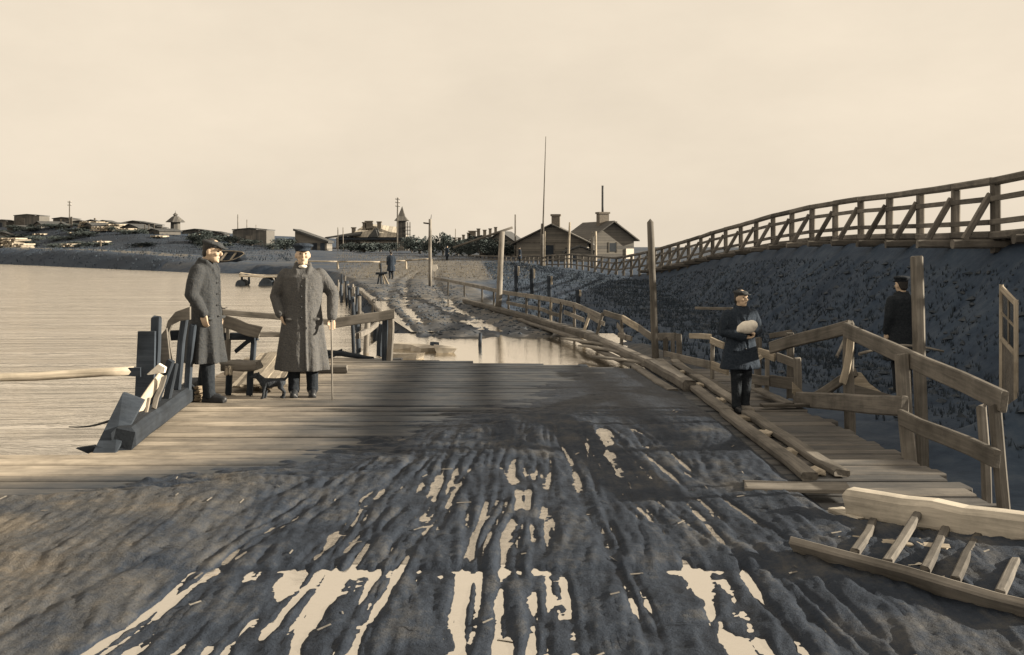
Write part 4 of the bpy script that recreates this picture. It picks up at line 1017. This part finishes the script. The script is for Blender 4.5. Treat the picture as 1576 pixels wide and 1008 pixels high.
part('window', -.4, .4, .9, 1.8, 'glass', -.04); part('frame', -.5, -.4, .8, 1.9, 'brown'); part('frame', .4, .5, .8, 1.9, 'brown'); part('porch_wall', 1.5, 2.4, 0, 1.2, 'white', -.12)
part('chimney', -.75, .35, 3.6, 5.0, 'brick', 2.0, 3.0); part('chimney_cap', -.85, .45, 5.0, 5.2, 'brick', 1.9, 3.1); add('vent', *boxv(1.5, 1.7, 3, 3.2, 3.3, 4.2), 'iron')
o = pole('stovepipe', Vector((-.25, 2.4, 5.1)), Vector((-.25, 2.4, 8.1)), .13, .12, M['iron'], None, n=8, jit=.02); o.parent = h2
lh, part, add = gable('lean_shed', 893, 108, 2.8, 2.4, 1.1, .5, 'small dark lean-to shed between the two houses', 0, 'wallboard', 'roofdark', .3, category='shed')
part('door', -.9, -.2, 0, .95, 'tar')
# long barrack with many chimneys
bk, part, add = gable('barrack', 741, 158, 9.6, 10, 1.3, 1.2, 'long low barrack with a row of chimney pots behind the bushes', 0, 'logs', 'roofdark', .4, category='building')
for cx_, w_, hh in ((-3.9, .3, .7), (-3.3, .45, .55), (-2.7, .35, .8), (-1.9, .5, .9), (-1.4, 1.0, 1.05), (-.5, .45, 1.15), (.4, .45, .95), (1.2, .4, 1.35), (2.0, .4, 1.75), (3.0, .4, .9)):
    zb_ = 1.3 + 1.2*(1-abs(cx_)/4.8)
    c_ = part('chimney', cx_-w_/2, cx_+w_/2, zb_, zb_+hh, 'brick', 2.2, 2.8); part('pot', cx_-w_*.65, cx_+w_*.65, zb_+hh, zb_+hh+.14, 'brick', 2.1, 2.9, c_)
h4, part, add = gable('small_gable_house', 770, 130, 4.4, 6, 1.5, 1.5, 'small dark gabled hut right of the barrack chimneys', R(-12), 'logs', 'roofdark', .3)
part('window', -.5, .3, .6, 1.2, 'glass', -.04)
# the station: broad hipped board roof, canopy, tower with scaffold
SD = 190.0
stx = X_(575, SD); stz = hz(stx, SD) - .2
st = empty('station_building', (stx, SD, stz), 'wooden station with boarded roof and spired tower under scaffolding', 'building')
def sadd(n, V, Fc, m_, par=None):
    o = obj(n, V, Fc, M[m_]); o.parent = par or st; return o
def sx(px): return (px - 575)/F*SD
def szz(py): return Z_(py, SD) - stz
sadd('wall', *boxv(sx(520), sx(628), 0, 9, 0, szz(364)), 'wallvert')
sadd('platform_wall', *boxv(sx(556), sx(622), -1.2, -.05, 0, szz(372)), 'wallboard')
# main roof
zr0, zr1 = szz(365), szz(343)
V = [(sx(536), -.8, zr0), (sx(622), -.8, zr0), (sx(612), 4, szz(349)), (sx(560), 4, zr1), (sx(536), 9.5, zr0), (sx(622), 9.5, zr0), (sx(552), 4, szz(348))]
sadd('roof', V, [(0,1,2,3,6), (1,5,2), (5,4,6,3,2), (4,0,6), (0,4,5,1)], 'roofboard')
V = [(sx(502), -1.4, szz(365)), (sx(556), -1.4, szz(360)), (sx(556), 2.5, szz(355)), (sx(502), 2.5, szz(364))]
V += [(a, b, c-.25) for a, b, c in V]
sadd('canopy', V, [(0,1,2,3), (7,6,5,4), (0,4,5,1), (1,5,6,2), (2,6,7,3), (3,7,4,0)], 'roofdark')
for px in (506, 520, 533): sadd('canopy_post', *boxv(sx(px)-.12, sx(px)+.12, -1.2, -.96, 0, szz(366)), 'grey')
V = [(sx(568), -1.6, szz(365)), (sx(584), -1.6, szz(365)), (sx(579), -1.6, szz(351)), (sx(568), 3, szz(356)), (sx(584), 3, szz(356)), (sx(579), 3, szz(350))]
sadd('dormer', V, [(0,1,2), (5,4,3), (0,2,5,3), (1,4,5,2)], 'roofdark')
sadd('eave', *boxv(sx(524), sx(628), -1.75, -1.62, szz(369), szz(366)), 'tar')
for px, a, b, wd in ((541, 360, 351, .3), (558, 352, 343, .3), (565, 348, 341, .62), (581, 350, 342, .35)):
    c_ = sadd('chimney', *boxv(sx(px)-wd, sx(px)+wd, 2.2, 3.0, szz(a+3), szz(b)), 'brick'); sadd('cap', *boxv(sx(px)-wd-.12, sx(px)+wd+.12, 2.1, 3.1, szz(b)+.003, szz(b)+.2), 'brick', c_)
for px in (545, 563, 577, 596, 609):
    wn_o = sadd('window', *boxv(sx(px)-.45, sx(px)+.45, -1.28, -1.2, szz(382), szz(374)), 'glass'); sadd('frame', *boxv(sx(px)-.55, sx(px)+.55, -1.30, -1.21, szz(374), szz(373)), 'grey', wn_o)
tw = sadd('tower', *boxv(sx(611.5), sx(625), -1.0, .9, szz(386), szz(340)), 'wallvert')
V = [(sx(608), -1.6, szz(340)), (sx(629), -1.6, szz(340)), (sx(629), 1.6, szz(340)), (sx(608), 1.6, szz(340)), (sx(613), -.7, szz(333)), (sx(623.5), -.7, szz(333)), (sx(623.5), .7, szz(333)), (sx(613), .7, szz(333)), (sx(619), 0, szz(317))]
sadd('spire', V, [(3,2,1,0), (0,1,5,4), (1,2,6,5), (2,3,7,6), (3,0,4,7), (4,5,8), (5,6,8), (6,7,8), (7,4,8)], 'roofgrey', tw)
for px in (628.5, 632): sadd('scaffold_pole', *boxv(sx(px)-.07, sx(px)+.07, -1.3, -1.16, szz(386), szz(342)), 'grey')
for py in (349, 354, 360, 367): sadd('scaffold_board', *boxv(sx(622), sx(633), -1.45, -.9, szz(py)-.1, szz(py)), 'brown')
# shed with a mono-pitch roof left of it
shx = X_(478, 165); shz = hz(shx, 165) - .2
sh = empty('pitched_shed', (shx, 165, shz), 'weathered shed with one steep sloping roof left of the station canopy', 'shed')
def q(px): return (px - 478)/F*165
def qz(py): return Z_(py, 165) - shz
V = [(q(454), 0, 0), (q(503), 0, 0), (q(503), 0, qz(372)), (q(454), 0, qz(356))]; V += [(a, 5, c) for a, b, c in V]
o = obj('wall', V, [(0,1,2,3), (7,6,5,4), (0,4,5,1), (1,5,6,2), (3,7,4,0)], M['wallboard']); o.parent = sh
V = [(q(452), -.5, qz(352)), (q(506), -.5, qz(371)), (q(506), 5.5, qz(371)), (q(452), 5.5, qz(352))]; V += [(a, b, c-.3) for a, b, c in V]
o = obj('roof', V, [(0,1,2,3), (7,6,5,4), (0,4,5,1), (1,5,6,2), (2,6,7,3), (3,7,4,0)], M['roofdark']); o.parent = sh
for px in (485, 497): o = obj('door', *boxv(q(px)-.4, q(px)+.3, -.05, .02, 0, qz(374)), M['tar']); o.parent = sh
ds, part, add = gable('dark_shed', 384, 175, 5.4, 6, 2.5, .25, 'long dark flat-roofed shed behind the left bank near the boats', 0, 'wallvert', 'roofdark', .1, category='shed')
part('door', -.6, .4, 0, 1.7, 'brown')
# left bank
lb, part, add = gable('wagon_shed', 41, 226, 5.2, 5, 2.1, .25, 'dark boxy shed alone on the skyline above the lumber yard', 0, 'wallvert', 'roofdark', .1, category='shed'); part('door', -2.2, -.4, 0, 1.7, 'brown')
lb, part, add = gable('wagon_shed', 95, 226, 3.6, 5, 1.6, .25, 'low dark shed beside the lumber yard telegraph pole', 0, 'wallvert', 'roofdark', .2, category='shed'); part('door', -.6, .3, 0, 1.3, 'tar')
lb, part, add = gable('wagon_shed', 2, 226, 1.9, 4, 1.3, .2, 'narrow dark hut at the far end of the skyline sheds', 0, 'wallvert', 'roofdark', .1, category='shed'); part('door', -.4, .2, 0, 1.0, 'tar')
lb, part, add = gable('low_barn', 205, 222, 8.0, 6, .9, .7, 'low wide barn with shallow roof left of the pavilion', 0, 'wallvert', 'roofdark', .4, category='barn'); part('door', -1, .4, 0, .8, 'tar')
lb, part, add = gable('low_barn', 158, 226, 3.8, 5, .7, .6, 'small dark barn with a chimney amid the lumber piles', 0, 'wallvert', 'roofdark', .3, category='barn'); part('chimney', -2.2, -1.9, .5, 1.9, 'brick', 1, 1.4)
for px, d, w_, h_, lb2 in ((122, 214, 4.6, .7, 'low shed roof just right of the lumber yard pole'), (140, 224, 2.6, .9, 'little hut with a flat roof beside the chimney barn'), (186, 216, 5.0, .6, 'long low lean-to left of the low wide barn'), (238, 220, 4.0, .7, 'low flat shed between the low wide barn and the pavilion'), (300, 205, 5.0, .8, 'low board shed right of the pavilion'), (330, 200, 3.4, .9, 'small shed next to the taller of the two thin poles')):
    lb, part, add = gable('low_shed', px, d, w_, 4, h_, .35, lb2, R(random.uniform(-15, 15)), 'wallvert', 'roofdark', .35, category='shed'); part('door', -.5, .3, 0, h_*.8, 'tar')
random.seed(44)
for i in range(16):
    px = random.uniform(-10, 345); d = random.uniform(170, 214)
    if 240 < px < 300: continue
    h_ = random.uniform(.5, 1.0); w_ = random.uniform(2.0, 4.6)
    lb, part, add = gable('hut', px, d, w_, random.uniform(3, 4.5), h_, random.uniform(.3, .7), 'small dark gabled hut in the crowd on the left bank slope', R(random.uniform(-50, 50)), 'wallvert', 'roofdark', .25, category='hut')
    lb['group'] = 'huts crowded on the left bank'; part('door', -.4, .3, 0, h_*.8, 'tar')
pvx = X_(270, 205); pvz = hz(pvx, 205) - .1
pv = empty('pavilion', (pvx, 205, pvz), 'pagoda-roofed lookout pavilion on the skyline of the left bank', 'pavilion')
def ring(r, z, n=8): return [(math.cos(2*math.pi*k/n)*r, math.sin(2*math.pi*k/n)*r, z) for k in range(n)]
def frus(n, rings_, m_):
    V = []; Fc = []
    for r, z in rings_: V += ring(r, z)
    for i in range(len(rings_)-1):
        for k in range(8): Fc.append((i*8+k, i*8+(k+1) % 8, (i+1)*8+(k+1) % 8, (i+1)*8+k))
    Fc.append(tuple(range(8))[::-1]); Fc.append(tuple(range(len(rings_)*8-8, len(rings_)*8)))
    o = obj(n, V, Fc, M[m_]); o.parent = pv
def pz(py): return Z_(py, 205) - pvz
frus('body', [(.95, -.2), (.9, pz(341))], 'wallvert'); frus('roof', [(1.85, pz(342)), (1.8, pz(341)), (.6, pz(333))], 'roofgrey'); frus('lantern', [(.38, pz(334)), (.36, pz(331))], 'wallvert'); frus('lantern_roof', [(.55, pz(331)), (.1, pz(327.5))], 'roofgrey')
o = pole('finial', Vector((0, 0, pz(328))), Vector((0, 0, pz(324))), .05, .02, M['iron'], None, n=5); o.parent = pv
# lumber piles
def pile(px, py, d, n, wd, label, rows=4):
    x = X_(px, d); z = hz(x, d)
    e = empty('lumber_pile', (x, d, z), label, 'lumber', 'lumber piles on the left bank')
    for r_ in range(rows):
        for k_ in range(n):
            xx = x + (k_ - n/2)*wd + r_*wd*.25 + random.uniform(-.1, .1); yy = d + random.uniform(-.3, .3)
            o = beam('timber', (xx, yy - 1.6, z + .12 + r_*.26), (xx + random.uniform(-.3, .9), yy + 2.2, z + .16 + r_*.26), wd*.86, .22, M['pale'], e, segs=1, jit=.03)
pile(10, 370, 172, 7, .5, 'broad bright stack of sawn timber at the water edge of the yard', 6)
pile(28, 375, 168, 6, .5, 'lower bright timber stack sloping down beside the broad stack', 3)
pile(160, 372, 186, 5, .6, 'bright timber heap on the bank below the small dark barn', 3)
pile(140, 362, 200, 5, .6, 'pale timber heap lying on the hillside among shrubs', 4)
pile(178, 366, 196, 4, .55, 'small pale timber stack under the low wide barn', 4)
pile(150, 350, 216, 6, .6, 'long pale timber heap below the skyline by the chimney', 3)
for i in range(9):
    px_ = random.uniform(60, 330); pile(px_, 0, random.uniform(165, 205), 4, .5, 'small pale heap of boards scattered on the left bank', random.choice((1, 2)))
pile(172, 358, 208, 5, .55, 'pale timber heap halfway up the hillside', 2)
for px, d, h_, lb in ((94, 200, 2.0, 'pale upright board leaning in the shrubs'), (110, 200, 2.2, 'second pale upright board beside the lumber heap'), (155, 160, 1.1, 'short white marker post near the water edge'), (223, 188, 1.6, 'left post of the bare frame below the pavilion'), (229, 188, 1.7, 'middle post of the bare frame below the pavilion'), (237, 188, 1.9, 'tallest post of the bare frame below the pavilion'), (249, 188, 1.5, 'lone pale post right of the bare frame')):
    b = base(px, d); o = beam('marker_post', b, b + Vector((0, 0, h_)), .34 if px < 115 else .2, .12, M['pale'] if px == 155 else M['grey'], up=Vector((0, 1, 0))); tag(o, lb, 'post')
buoy = empty('mooring_dolphin', (X_(149, 132), 132, -.6), 'dark mooring dolphin of piles standing in the water off the left bank', 'pile')
for k in range(4): pole('pile', (X_(149, 132) + .25*math.cos(k*1.6), 132 + .25*math.sin(k*1.6), -1.4), (X_(150, 132) + .08*math.cos(k*1.6), 132, .55 + .2*k), .14, .10, M['tar'], buoy, n=6)
pole('brace', (X_(143, 132), 132, -.05), (X_(156, 132), 132, .1), .06, .05, M['tar'], buoy, n=6)
# boats on the far beach
def boat(x, d, z, ln, rz, label, tilt=0):
    e = empty('rowing_boat', (x, d, z), label, 'boat', 'boats on the far beach'); e.rotation_euler = (tilt, 0, rz)
    n = 10; V = []; Fc = []
    for i in range(n+1):
        t = i/n; b_ = math.sin(math.pi*min(1, .12 + t*.88))**.6*.75; sh_ = .25*(2*t-1)**2
        y0 = (t-.5)*ln
        V += [(y0, -b_, .55+sh_), (y0, -b_*.75, .2+sh_*.6), (y0, 0, .02+sh_*.4), (y0, b_*.75, .2+sh_*.6), (y0, b_, .55+sh_)]
    for i in range(n):
        for k in range(4): Fc.append((i*5+k, (i+1)*5+k, (i+1)*5+k+1, i*5+k+1))
    o = obj('hull', V, Fc, M['tar']); o.parent = e
    so = o.modifiers.new('thick', 'SOLIDIFY'); so.thickness = .06
    for s in (0, 4):
        pts_ = [(V[i*5+s], .05) for i in range(n+1)]
        o = obj('gunwale', *tube(pts_, 6), M['pale']); o.parent = e
    for t in (3, 6):
        o = obj('thwart', *boxv(V[t*5][0]-.12, V[t*5][0]+.12, -.62, .62, .42, .47), M['pale']); o.parent = e
bx = X_(410, 90); boat(bx, 90, hz(bx, 90) + .1, 4.2, R(8), 'rowing boat with pale gunwale drawn up on the beach', R(6))
bx = X_(352, 101); boat(bx, 102, hz(bx, 102) + .1, 3.4, R(-20), 'tilted rowing boat on the beach behind the coat of the capped person', R(38))
jt = empty('landing_float', (X_(392, 66), 66, -.5), 'small landing float on dark barrels near the beach', 'float')
beam('deck_board', (X_(372, 66), 65.6, .02), (X_(436, 66), 65.6, -.05), .5, .08, M['pale'], jt); beam('deck_board', (X_(372, 66), 66.2, .02), (X_(436, 66), 66.2, -.05), .5, .08, M['grey'], jt)
for px in (373, 412, 432): pole('barrel', (X_(px, 66) , 65.3, -.50), (X_(px, 66), 66.5, -.50), .30 if px != 412 else .42, .30 if px != 412 else .42, M['tar'], jt, n=12)
for px in (373, 384, 425, 430): beam('post', (X_(px, 66), 65.9, -.45), (X_(px, 66), 65.9, -.02), .12, .12, M['tar'], jt, up=Vector((0, 1, 0)))

# ------------------------------------------------------------------ vegetation
def leaves(name, clumps, n, size, mat, flat=.6):
    V = []; Fc = []
    for i in range(n):
        c, r = random.choice(clumps)
        while True:
            p = Vector((random.uniform(-1, 1), random.uniform(-1, 1), random.uniform(-1, 1)))
            if .35 < p.length < 1: break
        p = Vector(c) + Vector((p.x*r[0], p.y*r[1], p.z*r[2])); s = size*random.uniform(.6, 1.4)
        a = Vector((random.gauss(0, 1), random.gauss(0, 1), random.gauss(0, 1))).normalized(); b = a.orthogonal().normalized()
        k = len(V); V += [p - a*s, p + b*s*.5, p + a*s, p - b*s*.5]; Fc.append((k, k+1, k+2, k+3))
    me = bpy.data.meshes.new(name); me.from_pydata([tuple(v) for v in V], [], Fc); me.materials.append(M[mat]); return me
def bush_proto(seed, n=900, mat='leaf'):
    random.seed(seed)
    cl = [((random.uniform(-.6, .6), random.uniform(-.5, .5), random.uniform(.35, .95)), (random.uniform(.3, .55), random.uniform(.3, .5), random.uniform(.25, .42))) for _ in range(9)]
    return leaves('crown', cl, n, .085, mat)
bm_ = [bush_proto(s) for s in (11, 12, 13)]
stem_me = None
def bush(px, d, w_, h_, label, kind=0, group=None, name='bush', zoff=0):
    global stem_me
    x = X_(px, d); z = hz(x, d) - .05 + zoff
    e = empty(name, (x, d, z), label, 'bush', group); e.scale = (w_/2, w_/2, h_/1.3); e.rotation_euler = (0, 0, random.uniform(0, 6))
    c = bpy.data.objects.new('crown', bm_[kind]); COL.objects.link(c); c.parent = e
    if stem_me is None:
        pcs = [tube([((0, 0, 0), .06), ((math.cos(a)*.25, math.sin(a)*.25, .75), .025)], 5) for a in (0, 1.6, 3.1, 4.5)]
        v, f = merge(pcs); stem_me = bpy.data.meshes.new('stem'); stem_me.from_pydata([tuple(q) for q in v], [], f); stem_me.materials.append(M['brown'])
    s = bpy.data.objects.new('stem', stem_me); COL.objects.link(s); s.parent = e
    return e
random.seed(99)
bush(682, 140, 3.4, 3.2, 'tall rounded dark bush right of the lamp post', 0); bush(646, 150, 5.0, 3.0, 'broad dark bush between the station tower and lamp post', 1); bush(634, 158, 3.5, 2.4, 'small dark bush at the foot of the tower scaffold', 2)
bush(662, 142, 3.4, 2.6, 'low dark bush directly behind the lamp post', 2)
for i, (px, d, w_, h_) in enumerate(((705, 138, 4, 2.2), (722, 134, 4, 2.4), (740, 130, 4, 2.6), (757, 126, 4, 2.4), (772, 122, 3.4, 2.2))):
    bush(px, d, w_, h_, 'dark hedge bush in the row below the barrack', i % 3, 'hedge below the barrack')
for i, (px, d, w_, h_) in enumerate(((540, 165, 4, 1.6), (560, 160, 5, 1.8), (585, 165, 4, 1.6), (600, 168, 3.5, 1.6))):
    bush(px, d, w_, h_, 'low dark shrub in front of the station wall', i % 3, 'shrubs before the station')
for i in range(75):
    px = random.uniform(-30, 340); d = random.uniform(165, 216) if px < 150 else random.uniform(140, 205)
    if 235 < px < 305: continue
    bush(px, d, random.uniform(2.5, 6), random.uniform(.5, 1.1), 'dark scrub bush on the slope of the left bank', i % 3, 'scrub on the left bank', 'scrub_bush')
for i in range(16):
    px = random.uniform(300, 450); d = random.uniform(150, 190)
    bush(px, d, random.uniform(3, 5), random.uniform(1, 1.8), 'low scrub bush between the dark shed and the beach', i % 3, 'scrub behind the beach', 'scrub_bush')
# rough grass and clods
def tufts(name, n, fn, mat, label):
    V = []; Fc = []
    for i in range(n):
        r_ = fn()
        if r_ is None: continue
        x, d, h_ = r_
        z = hzs[0](x, d) if False else None
        V.append((x, d, h_))
    arr = np.array(V); z, _ = height(arr[:, 0], arr[:, 1])
    VV = []; FF = []
    for (x, d, h_), zz in zip(V, z):
        for k in range(3):
            a = random.uniform(0, 6.3); dx, dy = math.cos(a)*h_*.18, math.sin(a)*h_*.18; lx, ly = random.uniform(-.5, .5)*h_, random.uniform(-.5, .5)*h_
            q_ = len(VV); VV += [(x-dx, d-dy, zz-.03), (x+dx, d+dy, zz-.03), (x+lx, d+ly, zz+h_*random.uniform(.7, 1.1))]; FF.append((q_, q_+1, q_+2))
    o = obj(name, VV, FF, M[mat]); tag(o, label, kind='stuff'); return o
def f_emb():
    d = random.uniform(7, 60); xb = float(np.interp(d, BR_D, BR_X)); return (xb - random.uniform(.3, 4.5), d, random.uniform(.03, .10)) if xb > 3 else None
def f_hol():
    d = random.uniform(19, 100); x0 = float(np.interp(d, [17, 34, 60, 110], [3.2, .2, -1, -3])); x1 = float(np.interp(d, BR_D, BR_X)) - 1
    return (random.uniform(x0, x1), d, random.uniform(.04, .16)) if x1 > x0 else None
def f_shore():
    d = random.uniform(60, 150); x = random.uniform(-.16*d, .02*d); s = x - float(np.interp(d, SH_D, SH_X)); return (x, d, random.uniform(.04, .14)) if s > 1 else None
def f_left():
    d = random.uniform(105, 215); x = random.uniform(-.5*d, -.2*d); s = x - float(np.interp(d, SH_D, SH_X)); return (x, d, random.uniform(.1, .3)) if s > 0 else None
tufts('rough_grass', 14000, f_emb, 'weed', 'dark rough grass on the slope of the bridge bank')
tufts('hollow_grass', 9000, f_hol, 'weed', 'dark weeds in the hollow between track fence and bridge')
tufts('meadow_grass', 5000, f_shore, 'dryleaf', 'dry meadow grass around the far track')
tufts('bank_grass', 6000, f_left, 'weed', 'dark grass on the left river bank')
def clods(name, n, fn, mat, label, smin, smax):
    pts_ = [fn() for _ in range(n)]; pts_ = [p for p in pts_ if p]
    arr = np.array(pts_); z, _ = height(arr[:, 0], arr[:, 1])
    VV = []; FF = []
    for (x, d, _h2), zz in zip(pts_, z):
        s = random.uniform(smin, smax)*random.uniform(.5, 1); k = len(VV)
        for (a, b, c) in ((1,0,0),(-1,0,0),(0,1,0),(0,-1,0),(0,0,.8),(0,0,-.6)):
            VV.append((x + (a+random.uniform(-.35, .35))*s, d + (b+random.uniform(-.35, .35))*s, zz + (c+random.uniform(-.25, .25))*s*.7))
        FF += [(k+i_, k+j_, k+m_) for i_, j_, m_ in ((0,2,4),(2,1,4),(1,3,4),(3,0,4),(2,0,5),(1,2,5),(3,1,5),(0,3,5))]
    o = obj(name, VV, FF, M[mat]); tag(o, label, kind='stuff')
def f_track():
    d = random.uniform(17.5, 55)
    x = random.uniform(float(np.interp(d, SH_D, SH_X)) + .2, float(np.interp(d, [15, 21, 34, 60], [2.4, 1.7, -1.1, -3.2]))); return (x, d, 0)
clods('bank_clods', 1500, f_emb, 'clod', 'clods of dark earth on the bridge bank', .03, .13)
clods('track_clods', 2200, f_track, 'clod', 'clods of earth churned up on the dirt track', .02, .085)

random.seed(5)
VV = []; FF = []
for i in range(170):
    ix = random.randrange(0, len(mx_)); iy = random.randrange(60, len(my_) - 100)
    z = mz[iy, ix]
    if z < .02: continue
    x, d = mx_[ix], my_[iy]; a = random.uniform(0, 3.14); l_ = random.uniform(.015, .05); k = len(VV)
    dx, dy = math.cos(a)*l_, math.sin(a)*l_; nx, ny = -math.sin(a)*.004, math.cos(a)*.004
    VV += [(x-dx-nx, d-dy-ny, z+.006), (x-dx+nx, d-dy+ny, z+.010), (x+dx+nx, d+dy+ny, z+.012), (x+dx-nx, d+dy-ny, z+.008)]; FF.append((k, k+1, k+2, k+3))
o = obj('straw', VV, FF, M['grey']); tag(o, 'scattered straw and chips trodden into the mud', kind='stuff')
